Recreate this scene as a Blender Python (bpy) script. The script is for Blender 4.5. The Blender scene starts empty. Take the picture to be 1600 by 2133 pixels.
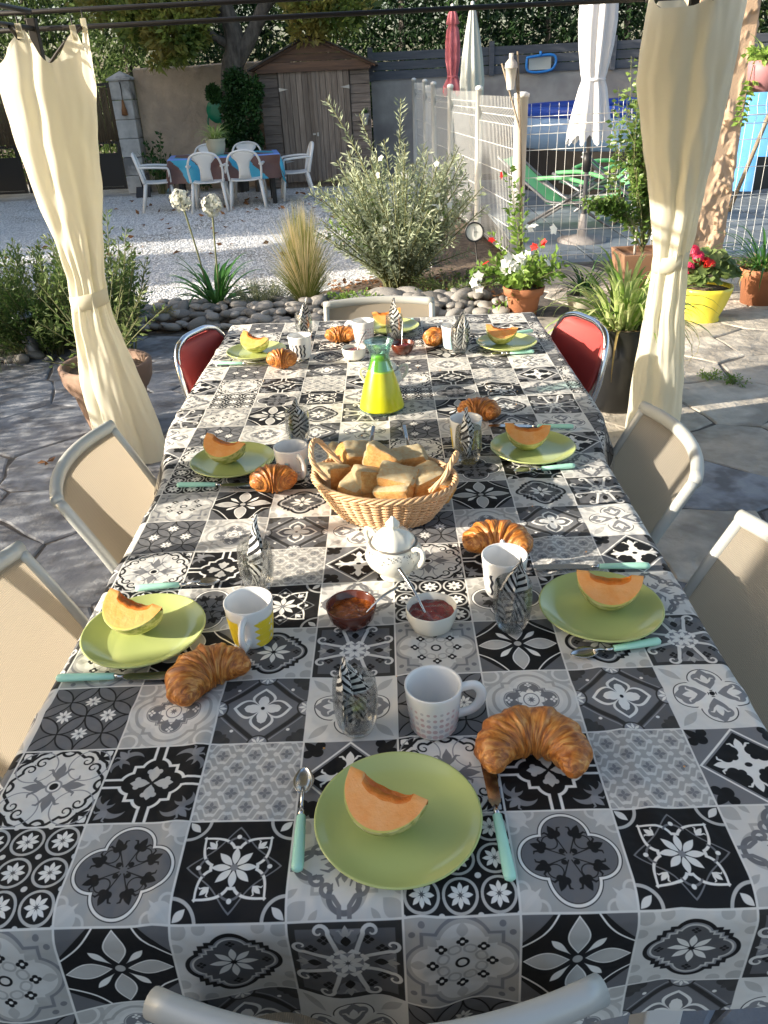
import bpy, math, random
import numpy as np
from mathutils import Vector, Matrix, noise
random.seed(7)
S = bpy.context.scene
COL = S.collection
PI = math.pi
# ---------------------------------------------------------------- camera
CAM = Vector((0.01265, -0.58326, 1.60782))
CF = Vector((-0.016870, 0.878095, -0.478189)); CR = Vector((0.999057, -0.004330, -0.043198)); CU = Vector((0.040003, 0.478467, 0.877194))
FPX = 1634.4
cam = bpy.data.cameras.new('camera'); camo = bpy.data.objects.new('camera', cam); COL.objects.link(camo)
cam.sensor_fit = 'VERTICAL'; cam.sensor_height = 24; cam.sensor_width = 18; cam.lens = 24*FPX/2133
cam.clip_start = .05; cam.clip_end = 300
camo.matrix_world = Matrix(((CR.x, CU.x, -CF.x, CAM.x), (CR.y, CU.y, -CF.y, CAM.y), (CR.z, CU.z, -CF.z, CAM.z), (0, 0, 0, 1)))
S.camera = camo
# ---------------------------------------------------------------- daylight
SUN_AZ, SUN_EL = math.radians(13), math.radians(19)     # direction the light travels (from +x towards +y), height above the horizon
w = bpy.data.worlds.new('World'); S.world = w; w.use_nodes = True
nt = w.node_tree; bg = nt.nodes['Background']; sky = nt.nodes.new('ShaderNodeTexSky'); sky.sky_type = 'NISHITA'; sky.sun_disc = False
sky.sun_elevation = SUN_EL; sky.dust_density = 3.; sky.ozone_density = .25
sky.sun_rotation = math.atan2(-math.cos(SUN_AZ), -math.sin(SUN_AZ))   # clockwise from +y towards +x
nt.links.new(sky.outputs[0], bg.inputs[0]); bg.inputs[1].default_value = .14
sl = bpy.data.lights.new('sun', 'SUN'); sl.energy = 4.7; sl.angle = math.radians(.55); sl.color = (1, .91, .78)
so = bpy.data.objects.new('sun', sl); COL.objects.link(so)
SD = Vector((math.cos(SUN_EL)*math.cos(SUN_AZ), math.cos(SUN_EL)*math.sin(SUN_AZ), -math.sin(SUN_EL)))
so.rotation_euler = SD.to_track_quat('-Z', 'Y').to_euler(); so.location = (-6, -2, 6)
S.view_settings.view_transform = 'Standard'; S.view_settings.look = 'None'; S.view_settings.exposure = 1.1; S.view_settings.gamma = 1
S.view_settings.use_curve_mapping = False
S.render.engine = 'CYCLES'; S.cycles.max_bounces = 10; S.cycles.transparent_max_bounces = 16; S.cycles.transmission_bounces = 8
S.cycles.use_denoising = True; S.cycles.caustics_refractive = False; S.cycles.caustics_reflective = False
S.cycles.sample_clamp_indirect = 6
# ---------------------------------------------------------------- helpers
def ray(u, v): return CF+CR*((u-800)/FPX)-CU*((v-1066.5)/FPX)
def atz(u, v, z=0.): d = ray(u, v); return CAM+d*((z-CAM.z)/d.z)
def aty(u, v, y): d = ray(u, v); return CAM+d*((y-CAM.y)/d.y)
def rnd(a=0., b=1.): return random.uniform(a, b)
class MB:
    """collects faces (as numpy blocks) and links them as one mesh"""
    def __init__(s): s.v = []; s.n = 0; s.f = []; s.m = []; s.uv = None
    def add(s, vs, fs, mi=0):
        vs = np.asarray([tuple(a) for a in vs] if not isinstance(vs, np.ndarray) else vs, float).reshape(-1, 3)
        for f in fs: s.f.append([i+s.n for i in f]); s.m.append(mi)
        s.v.append(vs); s.n += len(vs); return s
    def quads(s, P, mi=0):                      # P (n, k, 3): n separate k-gons
        P = np.asarray(P, float); n, k = P.shape[:2]
        s.f.extend((np.arange(n*k).reshape(n, k)+s.n).tolist()); s.m.extend([mi]*n); s.v.append(P.reshape(-1, 3)); s.n += n*k; return s
    def box(s, c, d, rz=0, mi=0, M=None):
        x, y, z = d[0]/2, d[1]/2, d[2]/2
        vs = [Vector((a*x, b*y, e*z)) for a in (-1, 1) for b in (-1, 1) for e in (-1, 1)]
        R = M or Matrix.Rotation(rz, 3, 'Z')
        vs = [R@v+Vector(c) for v in vs]
        return s.add(vs, [(0, 1, 3, 2), (4, 6, 7, 5), (0, 4, 5, 1), (2, 3, 7, 6), (0, 2, 6, 4), (1, 5, 7, 3)], mi)
    def tube(s, pts, r, n=8, mi=0, closed=False, caps=True, flat=1.):
        pts = [Vector(p) for p in pts]; m = len(pts); rs = r if isinstance(r, (list, tuple)) else [r]*m
        up = None; vs = []
        for i, p in enumerate(pts):
            if closed: t = pts[(i+1) % m]-pts[i-1]
            else: t = pts[min(i+1, m-1)]-pts[max(i-1, 0)]
            t.normalize()
            if up is None: up = Vector((0, 0, 1)) if abs(t.z) < .9 else Vector((1, 0, 0))
            a = t.cross(up)
            if a.length < 1e-4: a = t.cross(Vector((1, .1, 0)))
            a.normalize(); b = a.cross(t).normalized(); up = b
            for k in range(n):
                q = 2*PI*k/n; vs.append(p+(a*math.cos(q)+b*math.sin(q)*flat)*rs[i])
        fs = []
        for i in range(m if closed else m-1):
            j = (i+1) % m
            for k in range(n): l = (k+1) % n; fs.append((i*n+k, i*n+l, j*n+l, j*n+k))
        if caps and not closed: fs += [tuple(range(n))[::-1], tuple(range((m-1)*n, m*n))]
        return s.add(vs, fs, mi)
    def lathe(s, prof, n=32, c=(0, 0, 0), mi=0, sx=1., sy=1., wob=None, M=None):
        vs = []; m = len(prof)
        for r, z in prof:
            for k in range(n):
                q = 2*PI*k/n; rr = r*(wob(q, z) if wob else 1); v = Vector((rr*math.cos(q)*sx, rr*math.sin(q)*sy, z))
                if M: v = M@v
                vs.append((v.x+c[0], v.y+c[1], v.z+c[2]))
        fs = [(i*n+k, i*n+(k+1) % n, (i+1)*n+(k+1) % n, (i+1)*n+k) for i in range(m-1) for k in range(n)]
        if prof[0][0] < 1e-3: pass
        return s.add(vs, fs, mi)
    def grid(s, P, mi=0, cu=False):               # P[i][j] -> point
        P = np.asarray([[tuple(q) for q in r] for r in P], float) if not isinstance(P, np.ndarray) else P
        a, b = P.shape[:2]
        fs = [(i*b+j, i*b+(j+1) % b, (i+1)*b+(j+1) % b, (i+1)*b+j) for i in range(a-1) for j in range(b if cu else b-1)]
        return s.add(P.reshape(-1, 3), fs, mi)
    def prism(s, poly, z0, z1, mi=0, inset=0.):   # convex/simple polygon in xy, counter-clockwise
        n = len(poly); cx = sum(p[0] for p in poly)/n; cy = sum(p[1] for p in poly)/n
        top = [(p[0]+(cx-p[0])*inset, p[1]+(cy-p[1])*inset, z1) for p in poly]
        vs = [(p[0], p[1], z0) for p in poly]+[(p[0], p[1], z1-(.006 if inset else 0)) for p in poly]+(top if inset else [])
        fs = [(k, (k+1) % n, n+(k+1) % n, n+k) for k in range(n)]
        if inset: fs += [(n+k, n+(k+1) % n, 2*n+(k+1) % n, 2*n+k) for k in range(n)]+[tuple(range(2*n, 3*n))]
        else: fs += [tuple(range(n, 2*n))]
        return s.add(vs, fs, mi)
    def mesh(s, name, mats, smooth=True):
        me = bpy.data.meshes.new(name)
        V = np.concatenate(s.v) if s.v else np.zeros((0, 3))
        me.vertices.add(len(V)); me.vertices.foreach_set('co', V.ravel())
        tot = np.array([len(f) for f in s.f]); flat = [i for f in s.f for i in f]
        me.loops.add(len(flat)); me.loops.foreach_set('vertex_index', flat)
        me.polygons.add(len(tot)); me.polygons.foreach_set('loop_start', np.concatenate([[0], np.cumsum(tot)[:-1]]).astype('i'))
        me.polygons.foreach_set('loop_total', tot.astype('i'))
        for m in (mats if isinstance(mats, (list, tuple)) else [mats]): me.materials.append(m)
        me.polygons.foreach_set('material_index', s.m)
        me.update(calc_edges=True); me.validate()
        me.polygons.foreach_set('use_smooth', [bool(smooth)]*len(me.polygons))
        return me
    def build(s, name, mats, parent=None, smooth=True, loc=None, bevel=0, kind=None, sub=0, rz=None, auto=None):
        o = bpy.data.objects.new(name, s.mesh(name, mats, smooth)); COL.objects.link(o)
        if parent: o.parent = parent
        if loc is not None: o.location = loc
        if rz is not None: o.rotation_euler = (0, 0, rz)
        if kind: o['kind'] = kind
        if bevel: b = o.modifiers.new('b', 'BEVEL'); b.width = bevel; b.segments = 2; b.limit_method = 'ANGLE'; b.angle_limit = .6
        if sub: b = o.modifiers.new('s', 'SUBSURF'); b.levels = b.render_levels = sub
        if auto: b = o.modifiers.new('e', 'EDGE_SPLIT'); b.split_angle = math.radians(auto)
        return o
def tag(o, label, cat, group=None, kind=None):
    if label: o['label'] = label
    if cat: o['category'] = cat
    if group: o['group'] = group
    if kind: o['kind'] = kind
    return o
def thing(name, label, cat, loc=(0, 0, 0), rz=0, group=None):
    o = bpy.data.objects.new(name, None); COL.objects.link(o); o.empty_display_size = .05
    o.location = loc; o.rotation_euler = (0, 0, rz); return tag(o, label, cat, group)
def struct(o): o['kind'] = 'structure'; return o
def dup(root, loc, rz=0., label=None, sc=None):
    r = root.copy(); COL.objects.link(r); r.location = loc; r.rotation_euler = (0, 0, rz)
    if label: r['label'] = label
    if sc: r.scale = (sc,)*3 if not isinstance(sc, (tuple, list)) else sc
    for ch in list(root.children):
        c = ch.copy(); COL.objects.link(c); c.parent = r
        for g in list(ch.children): d = g.copy(); COL.objects.link(d); d.parent = c
    return r
def inst(src, parent, loc, rot=(0, 0, 0), sc=(1, 1, 1)):
    c = src.copy(); COL.objects.link(c); c.parent = parent; c.location = loc; c.rotation_euler = rot; c.scale = sc; return c
def bez(p, n=8):                                # Catmull-Rom through points
    p = [Vector(q) for q in p]; out = []
    for i in range(len(p)-1):
        a, b, c, d = p[max(i-1, 0)], p[i], p[i+1], p[min(i+2, len(p)-1)]
        for k in range(n):
            t = k/n; out.append(.5*((2*b)+(c-a)*t+(2*a-5*b+4*c-d)*t*t+(3*b-a-3*c+d)*t**3))
    return out+[p[-1]]
# ---------------------------------------------------------------- materials
def mat(name, col, rough=.6, metal=0., col2=None, sc=8., det=4., bump=0., bsc=40., bdist=.01, trans=0., ior=1.45, transl=0., coat=0., var=0., stretch=None, spec=None, col3=None, sc3=1.5, lo=.35, hi=.65, sss=0., wave=None, bdet=6.):
    m = bpy.data.materials.new(name); m.use_nodes = True; nt = m.node_tree; N = nt.nodes; L = nt.links
    b = N['Principled BSDF']; out = N['Material Output']
    b.inputs['Base Color'].default_value = (*col, 1); b.inputs['Roughness'].default_value = rough; b.inputs['Metallic'].default_value = metal
    if spec is not None: b.inputs['Specular IOR Level'].default_value = spec
    if trans: b.inputs['Transmission Weight'].default_value = trans; b.inputs['IOR'].default_value = ior
    if coat: b.inputs['Coat Weight'].default_value = coat; b.inputs['Coat Roughness'].default_value = .08
    if sss: b.inputs['Subsurface Weight'].default_value = sss; b.inputs['Subsurface Radius'].default_value = (.01, .005, .003); b.inputs['Subsurface Scale'].default_value = 1.
    tc = N.new('ShaderNodeTexCoord'); co = tc.outputs['Object']
    oi = N.new('ShaderNodeObjectInfo')
    off = N.new('ShaderNodeVectorMath'); off.operation = 'MULTIPLY_ADD'; off.inputs[1].default_value = (7, 13, 5)
    L.new(oi.outputs['Random'], off.inputs[0]); L.new(co, off.inputs[2]); co = off.outputs[0]
    if stretch:
        mp = N.new('ShaderNodeMapping'); mp.inputs['Scale'].default_value = stretch; L.new(co, mp.inputs[0]); co = mp.outputs[0]
    cur = None
    def nz(scale, det): 
        t = N.new('ShaderNodeTexNoise'); t.inputs['Scale'].default_value = scale; t.inputs['Detail'].default_value = det; t.inputs['Roughness'].default_value = .6; L.new(co, t.inputs['Vector']); return t
    def ramp(src, lo, hi):
        r = N.new('ShaderNodeMapRange'); r.inputs['From Min'].default_value = lo; r.inputs['From Max'].default_value = hi; L.new(src, r.inputs['Value']); return r.outputs[0]
    def mix(f, a, bb, fac=None):
        x = N.new('ShaderNodeMix'); x.data_type = 'RGBA'
        if f is not None: L.new(f, x.inputs['Factor'])
        else: x.inputs['Factor'].default_value = fac
        for i, q in ((6, a), (7, bb)):
            if isinstance(q, tuple): x.inputs[i].default_value = (*q, 1)
            else: L.new(q, x.inputs[i])
        return x.outputs[2]
    if col2: cur = mix(ramp(nz(sc, det).outputs[0], lo, hi), col, col2)
    if col3: cur = mix(ramp(nz(sc3, 3).outputs[0], .45, .62), cur or col, col3)
    if var:
        h = N.new('ShaderNodeHueSaturation'); rr = N.new('ShaderNodeMapRange'); rr.inputs['To Min'].default_value = 1-var; rr.inputs['To Max'].default_value = 1+var
        L.new(oi.outputs['Random'], rr.inputs[0]); L.new(rr.outputs[0], h.inputs['Value'])
        if cur is None: h.inputs['Color'].default_value = (*col, 1)
        else: L.new(cur, h.inputs['Color'])
        cur = h.outputs[0]
    if cur is not None: L.new(cur, b.inputs['Base Color'])
    if bump:
        bp = N.new('ShaderNodeBump'); bp.inputs['Strength'].default_value = bump; bp.inputs['Distance'].default_value = bdist
        L.new(nz(bsc, bdet).outputs[0], bp.inputs['Height']); L.new(bp.outputs[0], b.inputs['Normal'])
    if transl:
        t = N.new('ShaderNodeBsdfTranslucent'); ms = N.new('ShaderNodeMixShader'); ms.inputs[0].default_value = transl
        if cur is not None: L.new(cur, t.inputs[0])
        else: t.inputs[0].default_value = (*col, 1)
        L.new(b.outputs[0], ms.inputs[1]); L.new(t.outputs[0], ms.inputs[2]); L.new(ms.outputs[0], out.inputs[0])
    m['b'] = 1
    return m
def thinglass(name, tint=(1, 1, 1), bump=0., bsc=50.):
    """thin-walled glass: clear transmission with a glossy coat that grows at grazing angles"""
    m = bpy.data.materials.new(name); m.use_nodes = True; nt = m.node_tree; N = nt.nodes; L = nt.links; out = N['Material Output']; N.remove(N['Principled BSDF'])
    t = N.new('ShaderNodeBsdfTransparent'); t.inputs[0].default_value = (*tint, 1); g = N.new('ShaderNodeBsdfGlossy'); g.inputs['Roughness'].default_value = .03
    lw = N.new('ShaderNodeLayerWeight'); lw.inputs[0].default_value = .42; ms = N.new('ShaderNodeMixShader'); mr_ = N.new('ShaderNodeMapRange'); mr_.inputs['To Min'].default_value = .03; mr_.inputs['To Max'].default_value = .62
    L.new(lw.outputs['Fresnel'], mr_.inputs[0]); L.new(mr_.outputs[0], ms.inputs[0]); L.new(t.outputs[0], ms.inputs[1]); L.new(g.outputs[0], ms.inputs[2]); L.new(ms.outputs[0], out.inputs[0])
    if bump:
        tc = N.new('ShaderNodeTexCoord'); v = N.new('ShaderNodeTexVoronoi'); v.inputs['Scale'].default_value = bsc; L.new(tc.outputs['Object'], v.inputs['Vector'])
        bp = N.new('ShaderNodeBump'); bp.inputs['Strength'].default_value = bump; bp.inputs['Distance'].default_value = .006; L.new(v.outputs[0], bp.inputs['Height']); L.new(bp.outputs[0], g.inputs['Normal']); L.new(bp.outputs[0], lw.inputs['Normal'])
    return m
def leafmat(name, a, b, transl=.35, rough=.5, sc=3., c3=None):
    """leaf colour varies from clump to clump and from leaf to leaf"""
    return mat(name, a, rough, col2=b, sc=sc, det=2, transl=transl, spec=.3, col3=c3, sc3=sc*.6)
def leaves(mb, P, D, L, W, mi=0, nrm=None, rng=None, fold=.25):
    """P (n,3) bases, D (n,3) directions, L lengths, W widths: bent rhombic leaves of two quads"""
    rng = rng or np.random.RandomState(1); n = len(P)
    D = D/np.linalg.norm(D, axis=1, keepdims=True)
    R = rng.normal(size=(n, 3)) if nrm is None else nrm+rng.normal(size=(n, 3))*.5
    s = np.cross(D, R); s /= np.linalg.norm(s, axis=1, keepdims=True)+1e-9; u = np.cross(s, D)
    L = np.broadcast_to(L, n)[:, None]; W = np.broadcast_to(W, n)[:, None]
    tip = P+D*L-u*L*.12; mid = P+D*L*.5
    a = mid+s*W*.5+u*W*fold; b = mid-s*W*.5+u*W*fold
    V = np.stack([P, a, tip, mid, b], 1).reshape(-1, 3); base = np.arange(n)*5+mb.n
    F = np.concatenate([np.stack([base, base+1, base+2, base+3], 1), np.stack([base, base+3, base+2, base+4], 1)])
    mb.f.extend(F.tolist()); mb.m.extend([mi]*len(F)); mb.v.append(V); mb.n += len(V)
# ---------------------------------------------------------------- printed cloth pattern (computed, 4x4 motifs)
def cloth_pattern(N=300):
    import numpy as np
    g = (np.arange(N)+.5)/N*2-1
    X, Y = np.meshgrid(g, g)
    aa = 2.2/N
    hyp, ab, mn, mx = np.hypot, np.abs, np.minimum, np.maximum
    AX, AY = ab(X), ab(Y)
    SX, SY = mn(AX, AY), mx(AX, AY)            # folded into one octant, long axis = SY
    DX, DY = (X+Y)/2**.5, (Y-X)/2**.5
    ADX, ADY = ab(DX), ab(DY)
    TX, TY = mn(ADX, ADY), mx(ADX, ADY)        # folded about the diagonals
    # quarter fold without mirror: rotate each quadrant onto the first
    QX = np.where((X >= 0) & (Y >= 0), X, np.where((X < 0) & (Y >= 0), Y, np.where(X < 0, -X, -Y)))
    QY = np.where((X >= 0) & (Y >= 0), Y, np.where((X < 0) & (Y >= 0), -X, np.where(X < 0, -Y, X)))
    def put(im, sd, v): 
        a = np.clip(.5-sd/aa, 0, 1); im[:] = im*(1-a)+v*a
    circ = lambda x, y, cx, cy, r: hyp(x-cx, y-cy)-r
    ring = lambda sd, w: ab(sd)-w
    def petal(x, y, x0, y0, x1, y1, w, p=1.):
        dx, dy = x1-x0, y1-y0; L = hyp(dx, dy); ux, uy = dx/L, dy/L
        t = ((x-x0)*ux+(y-y0)*uy)/L; q = ab(-(x-x0)*uy+(y-y0)*ux)
        tt = np.clip(t, 0, 1)**p
        return mx(q-w*np.sin(np.pi*tt), mx(-t, t-1)*L)
    def line(x, y, pts, w, taper=False):
        d = np.full(x.shape, 9.); n = len(pts)-1
        for i in range(n):
            (a, b), (c, e) = pts[i], pts[i+1]
            vx, vy = c-a, e-b; t = np.clip(((x-a)*vx+(y-b)*vy)/(vx*vx+vy*vy+1e-9), 0, 1)
            ww = w*(1-.7*(i+t)/n) if taper else w
            d = mn(d, hyp(x-a-t*vx, y-b-t*vy)-ww)
        return d
    def spiral(cx, cy, r0, a0, turns, r1=.03, n=16):
        return [(cx+(r0+(r1-r0)*k/n)*math.cos(a0+turns*6.283*k/n), cy+(r0+(r1-r0)*k/n)*math.sin(a0+turns*6.283*k/n)) for k in range(n+1)]
    def flower(im, x, y, cx, cy, r, n, v, w=None, ph=0., hole=None):
        a = np.arctan2(y-cy, x-cx)-ph; k = 6.28318/n; a = (a+k/2) % k-k/2; rr = hyp(x-cx, y-cy)
        px, py = rr*np.cos(a), rr*np.sin(a)
        put(im, petal(px, py, r*.12, 0, r, 0, w or r*.19), v)
        if hole is not None: put(im, rr-r*.13, hole)
    def fleur(im, x, y, cx, cy, s, v):           # small tulip pointing +y
        put(im, petal(x, y, cx, cy, cx, cy+s, s*.24), v)
        for q in (-1, 1):
            put(im, line(x, y, [(cx, cy+.1*s), (cx+q*.25*s, cy+.3*s), (cx+q*.45*s, cy+.62*s), (cx+q*.62*s, cy+.6*s)], .11*s, True), v)
    quat = lambda x, y, c, r: mn(circ(mn(x, y), mx(x, y), 0, c, r), mx(x, y)-c*.75+(mn(x, y)-c*.75)*0)
    def quat(c, r, sq): return mn(circ(SX, SY, 0, c, r), SY-sq)
    def base(v): return np.full((N, N), float(v))
    W, LG, MG, DG, K = .82, .56, .33, .17, .011
    out = {}
    # A interlaced circles
    im = base(.13)
    cs = [(i*.5, j*.5) for i in range(-3, 4) for j in range(-3, 4) if (i+j) % 2]
    near = np.full((N, N), 9.); n_in = np.zeros((N, N))
    for c in cs:
        sd = circ(X, Y, c[0], c[1], .5); near = mn(near, ab(sd)-.018); n_in += sd < 0
    im[n_in > 1] = .17; put(im, near, K)
    for c in ((0, .5), (0, -.5), (.5, 0), (-.5, 0)): flower(im, X, Y, c[0], c[1], .19, 8, W, .035)
    out['A'] = im
    # B pale arabesque
    im = base(.66)
    q = quat(.36, .26, .36)
    for d, w, v in ((.42, .05, .5), (.22, .035, .42)): put(im, ring(q-d, w), v)
    put(im, q-.08, .72); put(im, q, .2); put(im, ring(q+.03, .012), .5)
    put(im, circ(TX, TY, 0, 1.2, .34), .47); put(im, ring(circ(TX, TY, 0, 1.2, .22), .03), .7)
    flower(im, X, Y, 0, 0, .36, 8, W, .085); 
    put(im, ring(hyp(X, Y)-.17, .012), .2); put(im, ring(hyp(X, Y)-.3, .008), .25)
    flower(im, SX, SY, 0, .5, .09, 4, W, .03)
    out['B'] = im
    # C lozenge with white flower
    im = base(.13); dm = (AX+AY)
    put(im, ring(dm-1.0, .075), .035); put(im, ring(dm-1.13, .02), .3); put(im, dm-.9, .19)
    put(im, petal(SX, SY, 0, .0, 0, .66, .27), W); put(im, petal(SX, SY, 0, .03, 0, .585, .21), .14)
    put(im, petal(SX, SY, 0, 0, 0, .42, .12), W); put(im, circ(SX, SY, 0, .30, .10), W); put(im, hyp(X, Y)-.045, K)
    put(im, circ(SX, SY, 0, 1., .22), .3); put(im, ring(circ(SX, SY, 0, 1., .22), .02), .04)
    flower(im, SX, SY, 0, 1., .2, 8, W, .03)
    put(im, circ(TX, TY, 0, .87, .04), W); put(im, circ(TX, TY, .14, 1.16, .12), .05); put(im, petal(TX, TY, 0, 1.0, 0, 1.38, .12), .06)
    out['C'] = im
    # D clover
    im = base(.74)
    put(im, petal(TX, TY, 0, .72, 0, 1.3, .1), .5)
    q = circ(SX, SY, 0, .46, .33); q = mx(q, -(9*0))
    put(im, q-.06, K); put(im, q-.035, W)
    h = mn(circ(SX, SY, .125, .55, .15), petal(SX, SY, 0, .12, 0, .85, .22))
    put(im, h, .25); fleur(im, SX, SY, 0, .33, .33, W)
    put(im, TX-.035+(TY > .62)*1., W); put(im, hyp(X, Y)-.06, K)
    out['D'] = im
    # E white with black scrolls
    im = base(.72)
    put(im, circ(TX, TY, 0, 1.36, .3), K); fleur(im, TX, 1.5-TY, 0, .18, .22, W)
    for s in ([(0, 1.0), (.2, .93), (.38, .78)]+spiral(.47, .66, .15, 2.2, -1.1), [(.42, .98), (.6, .9), (.72, .74)]+spiral(.66, .58, .12, 1.0, -1.0)):
        put(im, line(SX, SY, s, .034, True), K)
    put(im, ring(circ(SX, SY, 0, .98, .14), .03), K)
    put(im, ring(hyp(AX-.55, AY-.55)-.42, .013), .3)
    fleur(im, SX, SY, 0, .2, .42, .22); put(im, petal(SX, SY, 0, .1, 0, .66, .08), .22)
    put(im, hyp(X, Y)-.17, .3); put(im, hyp(X, Y)-.13, W); put(im, hyp(X, Y)-.09, K)
    out['E'] = im
    # F black cross
    im = base(K)
    q = quat(.36, .27, .42)
    arm = ab(SX-.1)-.03; put(im, mx(arm, -(SY-.6)), W); put(im, ring(q-.02, .032), W); put(im, mx(SX-.07, -(SY-.4)), K)
    put(im, petal(SX, SY, 0, .04, 0, .44, .11), .55); put(im, circ(SX, SY, .1, .3, .06), .55); put(im, petal(TX, TY, 0, .02, 0, .2, .04), K)
    put(im, mx(circ(AX, AY, .58, .62, .26), -circ(AX, AY, .5, .52, .25)), .22)
    put(im, mx(circ(AX, AY, .78, .45, .2), -circ(AX, AY, .72, .35, .2)), .2)
    fleur(im, TX, TY, 0, .98, .3, .26)
    out['F'] = im
    # G small lattice
    im = base(.42)
    u = (X*1.5) % 1; v = (Y*1.5) % 1; 
    for o in (0, .5):
        a = ab((X*1.5+o) % 1-.5); b = ab((Y*1.5+o) % 1-.5); s0, s1 = mn(a, b), mx(a, b)
        put(im, ring((a+b*1.0)-.34+.06*np.cos(a*25), .055), .66)
        put(im, (petal(s0, s1, 0, .0, 0, .19, .055)), .22)
    out['G'] = im
    # H lozenge with black trefoils
    im = base(.2); dm = AX+AY
    put(im, circ(TX, TY, .0, .98, .13), K); put(im, circ(TX, TY, .18, 1.08, .11), K); put(im, petal(TX, TY, 0, .9, 0, 1.4, .1), K)
    put(im, dm-.98, W); put(im, dm-.92, .22); put(im, dm-.86, K)
    fleur(im, SX, SY, 0, .34, .36, W); put(im, SY-.26, W); put(im, circ(SX, SY, 0, .3, .2), W)
    put(im, circ(TX, TY, .12, .4, .13), K); put(im, circ(TX, TY, 0, .3, .09), K); put(im, hyp(X*.8, Y)-.06, K)
    out['H'] = im
    # I nine daisies
    im = base(K)
    u = ((X+1)*1.5 % 1-.5)/.75; v = ((Y+1)*1.5 % 1-.5)/.75
    put(im, ring(hyp(u, v)-.58, .05), .52); flower(im, u, v, 0, 0, .44, 8, W, .085, 0, .12)
    u2 = ((X+1)*1.5+.5) % 1-.5; v2 = ((Y+1)*1.5+.5) % 1-.5; put(im, hyp(u2, v2)-.085, .7)
    out['I'] = im
    # J grey quatrefoil with tulips
    im = base(.42)
    put(im, circ(TX, TY, 0, 1.2, .22), .6); put(im, ring(circ(TX, TY, .22, 1.12, .14), .025), .6); put(im, petal(TX, TY, .0, .86, .0, 1.4, .05), .62)
    q = mn(circ(SX, SY, 0, .44, .42), SY-.3)
    put(im, q-.075, K); put(im, q-.055, W); put(im, q-.005, K); put(im, q+.012, .15)
    a = np.arctan2(Y, X)-.3927; k = 6.28318/8; a = (a+k/2) % k-k/2; r = hyp(X, Y); px, py = r*np.sin(a), r*np.cos(a)
    put(im, line(px, py, [(0, .08), (0, .45)], .012), K); fleur(im, px, py, 0, .42, .3, K); put(im, circ(ab(px), py, .06, .5, .07), K)
    put(im, circ(TX, TY, 0, .16, .055), K); put(im, ring(circ(TX, TY, .0, .42, .14), .012), K)
    out['J'] = im
    # K black star flower
    im = base(K)
    put(im, ring(circ(TX, TY, 0, 1.414, .42), .03), .52); put(im, petal(TX, TY, 0, 1.06, 0, 1.36, .07), .75)
    put(im, ring(SY+SX*.9-.78-.06*np.cos(SX*8), .02), .2)
    st = mn(petal(TX, TY, 0, .0, 0, .86, .27), circ(X, Y, 0, 0, .42))
    put(im, ring(st, .028), W); put(im, ring(circ(SX, SY, 0, .42, .2), .02)+(SY < .5)*1., .18)
    flower(im, X, Y, 0, 0, .42, 8, W, .07, .0); put(im, hyp(X, Y)-.07, .25)
    fleur(im, TX, TY, 0, .55, .2, W); put(im, circ(SX, SY, 0, .64, .045), W)
    out['K'] = im
    # L pale with bold grey scroll cross
    im = base(.66)
    put(im, petal(TX, TY, .0, .95, .0, 1.42, .16), .47); put(im, petal(TX, TY, .25, .9, .3, 1.2, .06), .45)
    q = quat(.5, .33, .5); put(im, ring(q-.06, .03), .45)
    put(im, ring(circ(SX, SY, 0, .62, .27), .05)-(0), .17); put(im, SX*1.-.2+(SY > .5)*9, .66)
    put(im, line(SX, SY, [(.09, 1.0), (.09, .78), (.2, .62)]+spiral(.3, .47, .15, 1.9, -.8), .04), .2)
    put(im, line(SX, SY, [(.0, .12), (.14, .3), (.1, .44)], .04, True), .2)
    fleur(im, SX, SY, 0, .12, .26, .25); put(im, hyp(X, Y)-.06, .7)
    out['L'] = im
    # M pale with ring of small black flowers
    im = base(.42)
    q = quat(.5, .4, .6); put(im, q, .62); put(im, ring(q-.1, .03), .22); put(im, circ(TX, TY, .12, 1.1, .06), .2)
    a = np.arctan2(Y, X); k = 6.28318/8; a = (a+k/2) % k-k/2; r = hyp(X, Y); px, py = r*np.cos(a), r*np.sin(a)
    put(im, ring(circ(px, ab(py), .34, .12, .09), .02), .42); put(im, petal(px, py, .62, 0, .92, 0, .1), .45)
    for i in range(8):
        cx, cy = .52*math.cos(i*k), .52*math.sin(i*k)
        for dx, dy in ((.06, 0), (-.06, 0), (0, .06), (0, -.06)): put(im, circ(X, Y, cx+dx, cy+dy, .05), K)
        put(im, circ(X, Y, cx, cy, .035), W)
    put(im, hyp(X, Y)-.13, K); put(im, hyp(X, Y)-.08, .66)
    out['M'] = im
    # N big petals
    im = base(K)
    d2 = TY*1.0
    put(im, mx(-(AX+AY-1.42), -9+0*X), .14); put(im, ring(AX+AY-1.36+.12*np.cos((AX-AY)*2), .022), W)
    put(im, petal(SX, SY, 0, .14, 0, .96, .2), W); put(im, petal(SX, SY, 0, .17, 0, .93, .175), .48)
    put(im, petal(TX, TY, 0, .18, 0, .68, .07, 1.6), W); put(im, hyp(X, Y)-.09, .45)
    out['N'] = im
    # O stepped quatrefoil
    im = base(.64)
    put(im, circ(TX, TY, .3, 1.02, .12), .47); put(im, circ(TX, TY, 0, 1.25, .16), .45)
    q = mn(circ(SX, SY, 0, .45, .24), mn(SY-.42, mx(SX-.3, SY-.5)))
    put(im, q-.15, K); put(im, q-.07, .3); put(im, q-.035, .6); put(im, q, .11)
    flower(im, X, Y, 0, 0, .42, 8, W, .065, 0, K); flower(im, SX, SY, 0, .56, .09, 4, K, .035)
    out['O'] = im
    # Q dark with white scrolls
    im = base(.13)
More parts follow.
